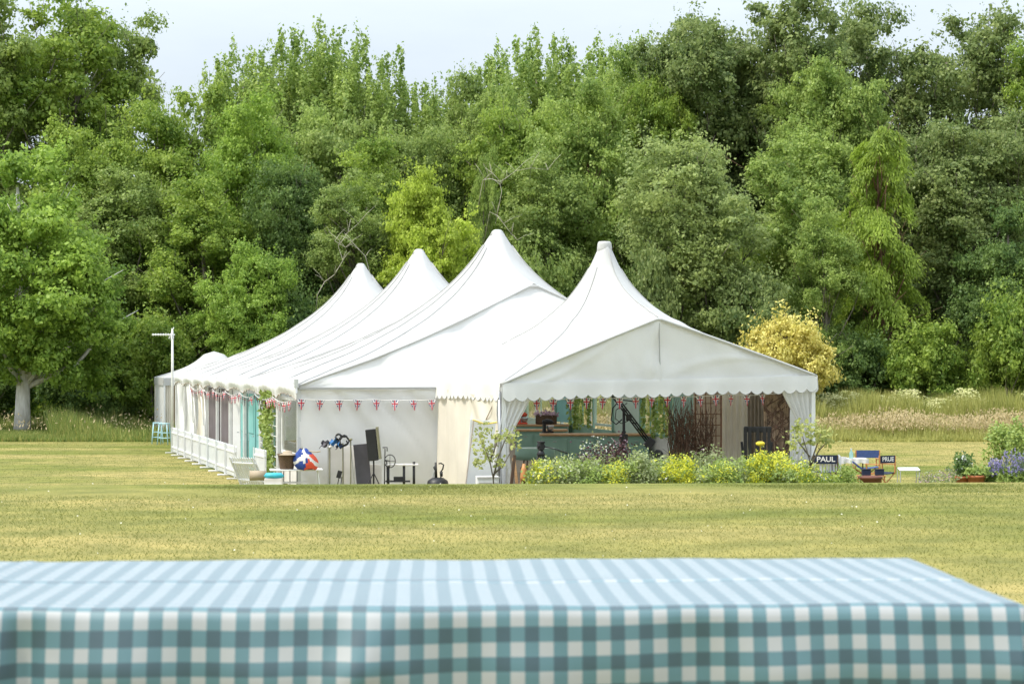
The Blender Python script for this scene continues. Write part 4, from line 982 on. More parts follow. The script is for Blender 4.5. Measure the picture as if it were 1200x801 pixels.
# woven willow screen
e = empty('willow_screen', W(910, 50.9), R(8), 'tall woven brown willow screen by the right tent curtain', 'screen')
r = random.Random(4); mb = MB(); hw = 15*50.9/FP
for i in range(80):
    x = -hw+2*hw*i/79; mb.tube([(x+r.gauss(0, .012), r.gauss(0, .02), 2.45*k/7) if k else (x, 0, 0) for k in range(8)], .012, 4)
mb.build('rods', M['willow'], e)
mb = MB()
for i in range(16):
    x = r.uniform(-hw, hw); z = r.uniform(0, .6); mb.tube([(max(-hw, min(hw, x+r.gauss(0, .06)*k)), -.03, z+.3*k) for k in range(7)], .013, 4)
mb.build('twisted_stem', M['twig'], e, smooth=True); MB().box((0, .03, 1.2), (2*hw, .02, 2.4)).build('backing', M['willow'], e)
# black slatted stacked crates / chair
e = empty('folded_black_stand', W(888, 49.8), R(-8), 'black painted slatted wooden stand leaning by the cream canvas', 'stand')
mb = MB()
for x in (-.30, -.19, .0, .17, .27): mb.box((x, 0, .95), (.085, .04, 1.30))
mb.build('slats', M['blackw'], e, bevel=.006)
MB().box((0, .03, 1.55), (.66, .04, .14)).box((0, .03, .75), (.66, .04, .12)).box((0, .03, .4), (.66, .04, .10)).build('crossbar', M['blackw'], e, bevel=.006)
for s_ in (-1, 1): MB().box((s_*.30-.03, .16, .6), (.06, .06, 1.3), (R(-10), R(6*s_), 0)).build('leg', M['blackw'], e, bevel=.006)
# timber and orange board by the left curtain
e = empty('timber_stack', W(606, 47.3), R(12), 'worn timber offcuts leaning by the left curtain of the open tent', 'timber')
for (x, an, h, m_) in ((-.12, 8, 1.05, 'dwood'), (-.02, -6, .98, 'timber'), (.10, 10, .85, 'timber'), (.2, -12, .78, 'dwood')):
    MB().box((x, 0, h/2), (.07, .05, h), (R(-6), R(an), 0)).build('plank', M[m_], e, bevel=.006)
e = empty('orange_board', W(614, 47.0, .0), R(10), 'orange rounded wooden board under the timber offcuts', 'board')
MB().tube([(0, 0, .45), (0, 0, .55), (0, 0, .72), (0, 0, .86)], [.08, .09, .07, .03], 12).box((0, 0, .25), (.05, .04, .4)).build('panel', M['owood'], e, smooth=True)

# white boards by the left flap
e = empty('leaning_board', W(563, 47.2), R(18), 'large white board leaning in the cream side opening', 'board')
MB().box((0, 0, .93), (.62, .03, 1.86), (R(-4), R(5), 0)).build('panel', M['pvcwall'], e, bevel=.006)
mb = MB().tube([(-.42, -.05, 0), (-.18, -.05, 1.85)], .016, 6); mb.build('edge_pole', M['piping'], e)
mb = MB().tube([(-.2, -.04, 1.86), (.1, -.05, 1.76), (.38, -.04, 1.80)], .02, 5); mb.build('yellow_tape', mat('yellow_tape', (.8, .62, .12), .6), e)
e = empty('white_crate', W(571, 46.6), R(8), 'low white crate in front of the leaning white board', 'crate')
MB().box((0, 0, .30), (.5, .35, .60)).build('body', M['wmetal'], e, bevel=.01); MB().box((0, -.185, .58), (.52, .02, .03)).box((0, -.185, .46), (.44, .02, .02)).build('rim', M['greyboard'], e)

# ================================================================== fence along the long side
fa, fb_ = W(277, 55.6), W(202, 71.2)
fdir = (fb_-fa).normalized(); fl = (fb_-fa).length; nP = 8; pl = fl/nP; fang = math.atan2(fdir.y, fdir.x)
FL = ['nearest', 'second nearest', 'third nearest', 'fourth', 'fifth', 'sixth', 'second farthest', 'farthest']
def fence_panel(loc, ang, ln, label, group='white picket fence panels along the tent', tiltx=0):
    e = empty('fence_panel', loc, ang, label, 'fence panel', group); e.rotation_euler.x = tiltx
    n = int(ln/.085); mb = MB()
    for i in range(n):
        x = ln*(i+.5)/n; mb.box((x, 0, .46), (.055, .018, .80)); mb.add([(x-.0275, -.009, .86), (x+.0275, -.009, .86), (x, -.009, .90), (x-.0275, .009, .86), (x+.0275, .009, .86), (x, .009, .90)], [(0, 1, 2), (3, 5, 4), (0, 2, 5, 3), (1, 4, 5, 2)])
    mb.build('picket', M['wfence'], e)
    for z in (.72, .22): MB().box((ln/2, .022, z), (ln-.02, .022, .05)).build('rail', M['wfence'], e)
    for x in (.06, ln-.06):
        MB().box((x, .045, .47), (.04, .02, .90)).build('post', M['wfence'], e)
        MB().box((x, 0, .02), (.12, .50, .035)).build('foot', M['paleblock'], e, bevel=.006)
    return e
for i in range(nP): fence_panel(fa+fdir*pl*i, fang, pl-.03, 'white picket fence panel, %s of the row along the tent side' % FL[i])
fence_panel(W(312, 53.2), fang+R(3), 1.5, 'white picket fence panel by the basket, right of the leaning slatted one')
e = fence_panel(W(313, 51.6), fang+R(34), .95, 'slatted pale panel leaning over at the near end of the fence', tiltx=R(-28))
fence_panel(W(960, 50.0), R(20), .62, 'short grey white picket fence panel behind the lettered navy chair', 'picket fence pieces by the director chairs')

# ================================================================== aerial mast, stools
e = empty('aerial_mast', W(202, 72.4), 0, 'thin white pole with a horizontal aerial, at the far left end of the tent', 'aerial')
ht = ZH(392, 72.4)
MB().tube([(0, 0, 0), (0, 0, 3.0), (0, 0, ht+.15)], [.045, .045, .035], 8).build('pole', M['wmetal'], e, smooth=True)
mb = MB().tube([(-.72, 0, ht), (.08, 0, ht)], .022, 6)
for i in range(7): x = -.68+.09*i; mb.tube([(x, -.16, ht), (x, .16, ht)], .010, 4); mb.tube([(x, 0, ht-.05), (x, 0, ht+.05)], .010, 4)
mb.tube([(-.02, -.1, ht-.18), (-.02, .02, ht+.22)], .02, 5).tube([(.05, 0, ht+.26), (-.12, 0, ht-.14)], .018, 5); mb.build('antenna', M['wmetal'], e)
MB().box((0, 0, ht-.06), (.10, .12, .14)).build('clamp', M['alu'], e)
def stool(loc, rz, label):
    e = empty('bar_stool', loc, rz, label, 'stool', 'pale blue stools at the end of the fence')
    MB().box((0, 0, .80), (.36, .36, .035)).build('seat', M['stool'], e, bevel=.015)
    for sx in (-1, 1):
        for sy in (-1, 1): MB().tube([(sx*.15, sy*.15, .79), (sx*.21, sy*.21, 0)], .022, 6).build('leg', M['stool'], e, smooth=True)
    for z, q in ((.25, .19), (.45, .178)):
        MB().tube([(-q, -q, z), (q, -q, z), (q, q, z), (-q, q, z), (-q, -q, z)], .014, 5).build('footrest', M['stool'], e)
stool(W(184.5, 79.2), .2, 'pale blue metal stool, the left one of two'); stool(W(192.5, 78.3), -.15, 'pale blue metal stool, the right one of two, next to the fence')

# ================================================================== things before the white end wall
e = empty('garden_table', W(347, 49.9), R(8), 'low white slatted table carrying the wicker basket and the blue and red bag', 'table')
tz = ZH(549, 49.9); tw = .64
MB().box((0, 0, tz-.02), (tw*2, .55, .035)).build('table_top', M['wmetal'], e, bevel=.01)
for sx in (-1, 1):
    for sy in (-1, 1): MB().tube([(sx*(tw-.12), sy*.2, tz-.03), (sx*(tw-.06), sy*.22, 0)], .018, 6).build('leg', M['wmetal'], e)
MB().box((-.1, 0, .26), (.7, .3, .03)).build('shelf', M['greyboard'], e)
MB().tube([(-.3, -.05, 0), (-.3, -.05, tz-.04)], .012, 5).tube([(-.15, -.05, 0), (-.15, -.05, tz-.04)], .012, 5).tube([(.02, -.05, 0), (.02, -.05, tz-.04)], .012, 5).build('brace', M['black'], e)
e = empty('wicker_basket', W(336, 49.8, tz), 0, 'dark wicker basket on the left of the low white table', 'basket')
MB().lathe([(.16, 0), (.17, .02), (.215, .34), (.225, .36), (.20, .36), (.19, .30)], n=22).build('body', M['wicker'], e, smooth=True)
MB().tube([(.225*math.cos(t), .225*math.sin(t), .36) for t in lin(0, 2*PI, 24)], .016, 5).build('rim', M['wicker'], e, smooth=True)
mb = MB()
for k in range(5): mb.tube([(-.06+.03*k, 0, .32), (-.20+.10*k, -.02, .40+.02*k)], .022, 6)
prop('straw_hats', MB().lathe([(.24, .0), (.22, .02), (.12, .035), (.11, .09), (.02, .11)], n=20), M['tan'], W(337, 49.75, tz+.345), 'straw hat lying on top of the wicker basket', 'hat')
e = empty('flag_bag', W(360, 49.7, tz), R(5), 'bulging bag with a blue white and red union flag print on the low white table', 'bag')
def bagf(u, q):
    a = u*2*PI; rr = .30*math.sin(PI*min(.97, .18+q*.78))**.55*(1-.25*q); x = math.cos(a)*rr*1.05-.10*q+.02*math.sin(a*5+q*4); y = math.sin(a)*rr*.62; return (x, y, .50*q+.02*math.sin(a*4))
us, qs = lin(0, 1, 41), lin(0, 1, 21); mb = MB(); mb.grid(bagf, us, qs)
mi = []
for j in range(20):
    for i in range(40):
        u, q = us[i]*40, qs[j]; a = us[i]; x, y, z = bagf(a, q)
        m_ = 0
        if (x > .06-.35*(.4-z) and z < .36): m_ = 2
        if abs(z-.36+.9*abs(x+.06)) < .05 or abs(x+.10) < .035 and z > .12 or abs(z-.26-.5*(x+.1)) < .03 and x < .05: m_ = 1
        mi.append(m_)
mb.m = mi; mb.build('sack', [M['blue'], M['flagwhite'], M['red']], e, smooth=True)
MB().tube([(.02, -.02, .44), (.22, -.1, .42), (.32, -.12, .44)], .016, 5).build('handle', M['tan'], e)
prop('turquoise_cushion', MB().lathe([(.02, .0), (.2, .0), (.26, .05), (.2, .12), (.02, .13)], n=20), M['turq'], W(321, 48.6, .44), 'turquoise cushion in front of the low white table', 'cushion').scale = (.95, .7, 1)
e = empty('crate', W(321, 48.6), 0, 'small pale crate beneath the turquoise cushion', 'crate'); MB().box((0, 0, .22), (.42, .32, .44)).build('body', M['greyboard'], e, bevel=.01); MB().box((0, -.17, .3), (.42, .02, .04)).build('slat', M['wmetal'], e)
prop('straw_mat', MB().tube([(-.2, 0, 0), (.2, .05, 0)], .12, 12), M['tan'], W(302, 50.3, .40), 'rolled straw coloured mat by the leaning slatted panel', 'mat')
# pale screens
def screen(px, D, w_, h, lean, rz, label, m='greyboard'):
    e = empty('foam_board', W(px, D), R(rz), label, 'board', 'boards propped against the white end wall')
    MB().box((0, 0, h/2), (w_, .03, h), (0, R(lean), 0)).build('panel', M[m], e, bevel=.004)
    MB().tube([(-w_/2-.01, -.02, 0), (-w_/2-.01+math.sin(R(lean))*h, -.02, h)], .012, 5).build('edge_strip', M['steel'], e)
screen(393, 50.3, .34, ZH(523, 50.3), 0, 10, 'pale grey board under the draped blue cloths'); screen(409, 50.5, .30, ZH(522, 50.5), 0, -8, 'pale grey board between the draped stand and the tall dark board')
screen(439, 50.4, .34, ZH(544, 50.4), 0, 6, 'pale grey board under the tilted black box')
screen(425, 50.0, .36, ZH(520, 50.0), -5, 0, 'tall dark grey board leaning slightly left, beside the tilted black box', 'darkboard')
e = empty('light_stand', W(398, 49.9), 0, 'slim stands draped with blue cloths and coils of black cable', 'stand')
h1 = ZH(519, 49.9)
for x in (-.24, .08): MB().tube([(x, 0, 0), (x, 0, h1)], .016, 6).build('pole', M['olive'], e)
MB().tube([(.27, 0, 0), (.27, 0, ZH(514, 49.9))], .016, 6).lathe([(.02, 0), (.05, .03), (.02, .06)], (.27, 0, ZH(516, 49.9)), 10).build('pole', M['olive'], e)
def cld(x, z, s, seed): 
    r = random.Random(seed); mb = MB()
    P = [Vector((x+s*math.cos(t)*(1+.15*r.gauss(0, 1)), .05*math.sin(3*t), z+s*math.sin(t)*(1+.15*r.gauss(0, 1)))) for t in lin(0, 6*PI, 40)]
    return mb.tube(P, .020, 5)
cld(.10, h1+.06, .12, 1).build('cable_coil', M['black'], e, smooth=True)
cld(-.02, h1+.15, .07, 3).build('cable_coil', M['black'], e, smooth=True)
def rag(x, z, s, m, seed, nm='cloth'):
    r = random.Random(seed); ph = r.random()*6
    MB().grid(lambda u, q: (x+(u-.5)*s*(1+.4*q)+.02*math.sin(q*6+ph), -.05+.05*math.sin(u*9+ph+q*2), z-abs(u-.5)*s*.5-q*s*.7+.03*math.sin(u*11+ph)), lin(0, 1, 14), lin(0, 1, 10)).build(nm, m, e, smooth=True)
rag(-.12, h1+.12, .20, M['bblue'], 1); rag(-.33, h1+.08, .22, M['darkboard'], 2); rag(.0, h1+.0, .14, M['navy'], 5); rag(-.22, h1+.0, .12, M['greyboard'], 6)
MB().tube([(-.08, -.1, 0), (.0, -.1, .42)], .012, 5).tube([(.02, -.1, 0), (.06, -.1, .40)], .012, 5).box((.0, -.1, .46), (.11, .05, .18), (0, R(15), 0)).build('clamp_arm', M['black'], e)
# tilted black box on stand
e = empty('monitor_hood', W(436, 49.7), 0, 'black hooded box tilted on a stand in front of the white end wall', 'monitor')
zc = ZH(521, 49.7)
MB().box((0, 0, zc), (.24, .26, .76), (0, R(-6), 0)).build('housing', M['black'], e, bevel=.01)
MB().box((.16, .03, zc+.05), (.05, .34, .78), (0, R(-6), 0)).build('side_flap', M['olive'], e, bevel=.006)
MB().tube([(.04, 0, 0), (.04, 0, zc-.36)], .022, 6).tube([(.04, 0, .5), (.3, -.2, 0)], .014, 5).tube([(.04, 0, .5), (-.22, -.2, 0)], .014, 5).build('stand', M['black'], e)
# wheel with handle
e = empty('handcart', W(456, 49.5), 0, 'small wheeled trolley with a thin round wheel, right of the tilted black box', 'trolley')
zc = ZH(540, 49.5)
MB().tube([(.02+.13*math.cos(t), 0, zc+.155*math.sin(t)) for t in lin(0, 2*PI, 28)], .012, 5).tube([(-.1, 0, zc), (.14, 0, zc)], .006, 4).tube([(.02, 0, zc-.15), (.02, 0, zc+.15)], .006, 4).build('wheel', M['black'], e, smooth=True)
MB().tube([(-.12, .03, 0), (-.10, .03, zc+.30), (-.16, .03, zc+.33), (-.05, .03, zc+.33), (-.05, .03, zc+.24)], .014, 5).tube([(-.1, .02, zc+.02), (.02, .02, zc)], .014, 5).tube([(-.04, .03, 0), (-.06, .03, zc)], .014, 5).build('frame', M['black'], e, smooth=True)
# low black framed cart
e = empty('equipment_cart', W(471, 49.6), R(4), 'low cart with black posts and a pale top rail, right of the thin wheel', 'cart')
h1 = ZH(544.5, 49.6)
for x, hh in ((-.33, h1), (.05, h1+.02), (.29, h1+.08)):
    MB().tube([(x, 0, 0), (x, 0, hh)], .032, 8).build('leg', M['black'], e, smooth=True); MB().tube([(x, .35, 0), (x, .35, h1)], .02, 6).build('leg', M['black'], e)
MB().box((0, .15, h1), (.80, .42, .035)).build('table_top', M['greyboard'], e, bevel=.008)
MB().box((-.1, .1, .3), (.6, .3, .03)).box((-.08, .08, .36), (.24, .2, .10)).build('shelf', M['black'], e, bevel=.006)
# domed machine
e = empty('domed_machine', W(513, 49.2), 0, 'black domed machine with a looping pipe before the cream canvas corner', 'machine')
dz = ZH(559, 49.2)
MB().lathe([(.25, .0), (.27, .10), (.27, dz-.20), (.24, dz-.08), (.14, dz-.01), (.01, dz)], n=24).build('dome', M['black'], e, smooth=True)
b = dz
MB().tube([(-.04, 0, b-.02), (-.05, 0, b+.36)], [.035, .025], 8).tube([(-.05, 0, b+.28), (-.10, 0, b+.24), (-.06, 0, b+.16)], .016, 6).build('spout', M['black'], e, smooth=True)
MB().tube([(.08, 0, b-.02), (.06, 0, b+.12), (.12, 0, b+.20), (.14, 0, b+.30), (.08, 0, b+.34), (.02, 0, b+.33)], .018, 7).box((.09, 0, b+.08), (.06, .06, .12)).build('hose', M['black'], e, smooth=True)
mb = MB(); 
for k in range(4): mb.tube([(-.14+.03*k, 0, b-.02), (-.06, 0, b+.2)], .006, 4)
mb.build('wire', M['steel'], e)

# ================================================================== chairs and table at the right
def director_chair(px, D, rz, label, cloth, wood, text=None, seat_z=.52, back=(.72, .93), wd=.58, letter='flagwhite'):
    e = empty('director_chair', W(px, D), R(rz), label, 'chair', 'folding director chairs on the lawn')
    hw = wd/2
    # local -Y is the rear (seen side)
    MB().grid(lambda u, q: (-hw+wd*u, -.24-.012*math.sin(PI*u), back[0]+(back[1]-back[0])*q), lin(0, 1, 12), lin(0, 1, 4)).build('backrest', M[cloth], e, solid=.012)
    bk = e.children[-1]
    MB().grid(lambda u, q: (-hw+wd*u, -.22+.44*q, seat_z-.035*math.sin(PI*u)), lin(0, 1, 12), lin(0, 1, 4)).build('seat', M[cloth], e, solid=.012)
    for s in (-1, 1):
        MB().box((s*hw, -.235, (seat_z+back[1])/2), (.03, .03, back[1]-seat_z)).build('back_post', M[wood], e, bevel=.004)
        MB().box((s*hw, .0, seat_z+.20), (.045, .52, .025)).box((s*hw, .22, seat_z+.09), (.03, .03, .2)).build('armrest', M[wood], e, bevel=.006)
        MB().box((s*hw, .0, .02), (.035, .50, .035)).box((s*hw, .0, seat_z-.02), (.035, .46, .035)).build('side_rail', M[wood], e, bevel=.004)
        for y in (-.2, .2): MB().tube([(s*hw, y, seat_z-.03), (-s*hw, y+s*.02, .04)], .015, 6).build('leg', M[wood], e)
    if text:
        c = bpy.data.curves.new('lettering', 'FONT'); c.body = text; c.size = (back[1]-back[0])*.80; c.align_x = 'CENTER'; c.align_y = 'CENTER'; c.extrude = .001; c.offset = .004
        o = bpy.data.objects.new('lettering', c); COL.objects.link(o); o.parent = bk; c.materials.append(M[letter])
        me = bpy.data.meshes.new_from_object(o.evaluated_get(bpy.context.evaluated_depsgraph_get())); bpy.data.objects.remove(o)
        o = bpy.data.objects.new('lettering', me); COL.objects.link(o); o.parent = bk
        o.location = (0, -.262, (back[0]+back[1])/2); o.rotation_euler = (R(90), 0, 0); o.scale = (1.10, 1.0, 1)
    return e
z1, z0 = ZH(532.3, 50.2), ZH(542.6, 50.2)
director_chair(966.5, 50.2, -3, 'director chair with PAUL in white letters on its navy back', 'navy', 'dwood', 'PAUL', back=(z0, z1))
z1, z0 = ZH(533, 49.6), ZH(541.8, 49.6)
director_chair(1032, 49.6, 32, 'orange wooden director chair with PRUE in white letters on its navy back', 'navy', 'owood', 'PRUE', back=(z0, z1), wd=.50)
z1, z0 = ZH(526.8, 52.2), ZH(535.6, 52.2)
director_chair(1015, 52.2, 0, 'director chair with a plain denim blue back behind the white clothed table', 'denim', 'owood', None, back=(z0, z1), wd=.60)
e = empty('lawn_table', W(995, 51.0), 0, 'table under a white cloth between the director chairs', 'table')
tz = ZH(536.5, 51.0)
MB().box((0, 0, tz-.015), (.86, .6, .03)).build('table_top', M['flagwhite'], e, bevel=.01)
MB().grid(lambda u, q: (-.44+.88*u, -.31-.015*math.sin(u*30)*q, tz-.10*q-.03*q*abs(math.sin(u*8))), lin(0, 1, 40), lin(0, 1, 4)).build('tablecloth', M['flagwhite'], e, smooth=True)
for sx in (-1, 1):
    for sy in (-1, 1): MB().tube([(sx*.38, sy*.25, tz-.03), (sx*.40, sy*.27, 0)], .018, 6).build('leg', M['dwood'], e)
e = empty('bottle', W(997.5, 50.9, tz), 0, 'pale green bottle standing on the white clothed table', 'bottle')
MB().lathe([(.045, 0), (.05, .01), (.05, .13), (.02, .19), (.018, .22)], n=14).build('body', M['bottle'], e, smooth=True); MB().lathe([(.022, .22), (.022, .25)], n=10).build('cap', M['white_cap'] if 'white_cap' in M else M['flagwhite'], e)
prop('folded_papers', MB().box((0, 0, .01), (.30, .2, .02)).box((.02, .01, .03), (.26, .18, .016), (0, 0, .2)), M['greyboard'], W(984, 50.85, tz), 'loose papers on the left half of the white clothed table', 'papers', smooth=False)
# mugs on a low orange stool + brown pot
e = empty('side_table', W(1021, 48.8), R(6), 'low orange wooden side table with two dark boxes, below the navy lettered chair', 'side table')
tz = ZH(556.5, 48.8); MB().box((0, 0, tz-.015), (.62, .35, .03)).build('table_top', M['owood'], e, bevel=.006)
for sx in (-1, 1):
    for sy in (-1, 1): MB().box((sx*.28, sy*.14, (tz-.03)/2), (.03, .03, tz-.03)).build('leg', M['owood'], e)
for px, lb in ((1015, 'dark box on the left of the orange side table'), (1030.5, 'dark box on the right of the orange side table')):
    e = empty('dark_box', W(px, 48.75, tz), R(3), lb, 'box', 'dark boxes on the side table'); MB().box((0, 0, .07), (.20, .14, .14)).build('body', M['navy'], e, bevel=.01); MB().box((0, 0, .145), (.21, .15, .02)).build('lid', M['black'], e, bevel=.004)
prop('tilted_book', MB().box((0, 0, 0), (.36, .2, .03), (0, R(38), 0)), M['denim'], W(1006, 49.2, ZH(546, 49.2)), 'slanting blue grey board between the clothed table and side table', 'board', smooth=False)
def pot(px, D, r0, h, m, label, cat='pot', group=None):
    e = empty('plant_pot', W(px, D), 0, label, cat, group)
    MB().lathe([(r0*.72, 0), (r0*.76, .02), (r0*.96, h-.06), (r0*1.05, h-.06), (r0*1.06, h), (r0*.93, h), (r0*.9, h-.05)], n=24).build('pot', M[m], e, smooth=True)
    MB().lathe([(r0*.9, h-.04), (.01, h-.03)], n=20).build('soil', M['soil'], e); return e
pot(1020, 48.0, .27, ZH(557.5, 48.0), 'brownpot', 'brown glazed pot standing in front of the orange side table')
e = empty('low_stool', W(1064.5, 49.3), R(4), 'small white low table alone on the grass', 'low table')
tz = ZH(550.5, 49.3); MB().grid(lambda u, q: (-.25+.5*u+.02*q, -.15+.3*q, tz+.05*q), lin(0, 1, 6), lin(0, 1, 4)).build('table_top', M['wmetal'], e, solid=.02)
for sx in (-1, 1):
    for sy in (-1, 1): MB().tube([(sx*.23, sy*.13, tz-.005+(.05 if sy > 0 else 0)*.8), (sx*.235, sy*.14, 0)], .011, 6).build('leg', M['alu'], e)
def potted(px, D, r0, htop, label, leaf, n, seed, hp, flow=None, spread=.13):
    e = pot(px, D, r0, htop, 'terra', label, 'potted plant', 'terracotta pots of plants at the right')
    r = random.Random(seed); pts = [(r.gauss(0, r0*.6), r.gauss(0, r0*.5), htop+hp*r.random()**1.3) for _ in range(26)]
    leafball('foliage', (0, 0, 0), pts, (.03, .075), LM[leaf], n, (spread*.6, spread*.5, .05), seed, parent=e)
    if flow: leafball('blossoms', (0, 0, 0), [(r.gauss(0, r0*.6), -r0*.3, htop+hp*(.3+.6*r.random())) for _ in range(5)], (.03, .06), LM[flow], 50, (.04, .04, .04), seed+1, parent=e)
potted(1127, 50.4, .17, ZH(557.5, 50.4), 'terracotta pot with tall dark foliage and cream blooms', 'dark', 700, 21, .52, 'white')
potted(1144, 50.2, .22, ZH(556.5, 50.2), 'wide terracotta pot with low spreading green plant', 'herb', 500, 22, .18)
potted(1158, 50.6, .14, ZH(561, 50.6), 'small terracotta pot half hidden before the lavender', 'herb', 220, 23, .14, 'white')

# ================================================================== flower bed
def bush(name, px, D, wpx, topy, leaf, n, label, cat='plant', group='flowering plants before the open tent front', size=(.025, .055), seed=0, flow=None, fn=0, fsize=(.022, .04), stemm=None, shape=1.0):
    r = np.random.default_rng(seed+int(px)); hw = 1.28*wpx*D/FP; h = ZH(topy, D)+(.10 if group and group.startswith('flowering') and px < 860 else 0)
    e = empty(name, W(px, D), random.random()*6, label, cat, group)
    k = 46; a = r.random(k)*2*PI; q = np.sqrt(r.random(k)); pts = np.stack([np.cos(a)*q*hw*.85, np.sin(a)*q*hw*.7, h*(.25+.68*r.random(k)**.7)*(1-.35*q**2*shape)], 1)
    leafball('foliage', (0, 0, 0), pts, size, LM[leaf], n, (hw*.14+.02, hw*.14+.02, h*.07+.02), seed+1, parent=e)
    mb = MB()
    for p in pts[:20]: mb.tube([(p[0]*.3, p[1]*.3, 0), (p[0]*.7, p[1]*.7, p[2]*.6), tuple(p)], [.008, .006, .003], 4)
    mb.build('stems', M[stemm or 'stemgreen'], e)
    if flow:
        fp = np.stack([pts[:, 0], pts[:, 1], pts[:, 2]+h*.06], 1)
        leafball('blossoms', (0, 0, 0), fp, fsize, LM[flow], int(fn*(1.7 if flow == 'yellow' else 1)), (hw*.10+.015, hw*.1+.015, h*.05+.02), seed+5, parent=e)
    return e
M['stemgreen'] = mat('green_stem', (.12, .19, .05), .7)
BB = [
 ('spurge', 634, 46.0, 17, 545, 'herb', 900, 'bright yellow flowering clump at the feet of the tripod', 'yellow', 900),
 ('herb_clump', 664, 45.6, 16, 541, 'herbpale', 900, 'pale grey green feathery clump right of the first yellow clump', 'herb', 300),
 ('herb_clump', 690, 45.8, 15, 536, 'herbpale', 900, 'grassy pale green clump with tiny white flowers before the dark purple bush', 'white', 90),
 ('smoke_bush', 712, 46.8, 30, 515, 'purple', 1900, 'dark purple leaved bush in the middle of the flower bed', 'pinkp', 130),
 ('white_flowers', 700, 47.2, 22, 510, 'herbpale', 260, 'spray of tiny white flowers above the dark purple bush', 'white', 130),
 ('spurge', 722, 45.3, 15, 546, 'herb', 700, 'small yellow clump in front of the dark purple bush', 'yellow', 620),
 ('herb_clump', 748, 45.6, 18, 528, 'herbpale', 1300, 'tall feathery green clump below the camera crane weights', 'herb', 300),
 ('spurge', 798, 45.5, 22, 539, 'herb', 1100, 'broad bright yellow clump under the dark twig bundle', 'yellow', 1400),
 ('tall_perennial', 822, 46.6, 12, 527, 'herbpale', 600, 'tall thin stems with mauve and white heads before the rusty trellis', 'pinkp', 60),
 ('tall_perennial', 840, 46.8, 13, 524, 'herbpale', 650, 'airy stems with pale lilac heads left of the cream canvas', 'lav', 50),
 ('herb_clump', 848, 45.4, 18, 541, 'herb', 900, 'green clump with a few yellow heads before the cream canvas', 'yellow', 240),
 ('herb_clump', 866, 45.6, 14, 540, 'herbpale', 800, 'grey green clump below the black slatted stand', 'herb', 100),
 ('spurge', 893, 45.5, 19, 531, 'herb', 1000, 'tall yellow clump between the black slatted stand and the willow screen', 'yellow', 1400),
 ('spurge', 918, 45.7, 17, 530, 'herb', 900, 'yellow clump directly below the woven willow screen', 'yellow', 1250),
 ('spurge', 944, 45.2, 15, 551, 'herb', 900, 'low yellow green clump at the foot of the right hand little tree', 'yellow', 260),
 ('ladys_mantle', 968, 45.0, 16, 553, 'herb', 1000, 'low broad leaved green clump under the lettered navy chair', 'yellow', 110),
 ('fennel', 993, 45.6, 12, 543, 'herb', 1200, 'fine leaved green tuft below the white clothed table', None, 0),
 ('mallow', 1088, 49.0, 13, 552, 'herbpale', 300, 'thin mauve flowering stems right of the small white low table', 'pinkp', 140),
 ('mallow', 1109, 49.2, 13, 549, 'herbpale', 260, 'thin pinkish flowering stems left of the terracotta pots', 'pinkp', 130),
 ('rose_bush', 1131, 50.9, 9, 530, 'dark', 500, 'narrow upright rose with cream blooms behind the terracotta pots', 'white', 60),
]
for i, (nm, px, D, wp, ty, lf, n, lb, fl_, fn) in enumerate(BB):
    bush(nm, px, D, wp, ty, lf, n, lb, seed=i*7, flow=fl_, fn=fn, shape=.7)
# lavender with spikes
def lavender(px, D, wpx, topy, label, seed):
    r = np.random.default_rng(seed); hw = wpx*D/FP; h = ZH(topy, D); e = empty('lavender', W(px, D), 0, label, 'lavender', 'lavender clumps at the right edge')
    k = 150; a = r.random(k)*2*PI; q = np.sqrt(r.random(k)); tx, ty = np.cos(a)*q*hw, np.sin(a)*q*hw*.8; tz = h*(.62+.38*r.random(k))*(1-.32*q**2)
    mb = MB()
    for i in range(k): mb.tube([(tx[i]*.25, ty[i]*.25, 0), (tx[i]*.7, ty[i]*.7, tz[i]*.6), (tx[i], ty[i], tz[i])], [.008, .006, .004], 3)
    mb.build('stems', M['stemgreen'], e)
    pts = np.stack([tx*.75, ty*.75, tz*.62*r.random(k)**.4], 1); leafball('foliage', (0, 0, 0), pts, (.03, .06), LM['herb'], 2600, (.04, .04, .06), seed, aspect=3, parent=e)
    leafball('blossoms', (0, 0, 0), np.stack([tx, ty, tz], 1), (.018, .034), LM['lav'], 1300, (.010, .010, .035), seed+2, parent=e)
lavender(1188, 49.8, 22, 526, 'big lavender clump with violet spikes at the right edge', 3)
lavender(1166, 50.4, 11, 537, 'smaller lavender clump left of the big one', 5)
bush('weed_shrub', 1176, 62, 20, 490, 'herb', 1600, 'loose yellow green shrub rising behind the lavender', 'shrub', None, (.05, .09), 77)
bush('weed_shrub', 1195, 60, 12, 488, 'herb', 700, 'tall thin lime green shoots at the right edge before the meadow', 'shrub', None, (.05, .09), 78)
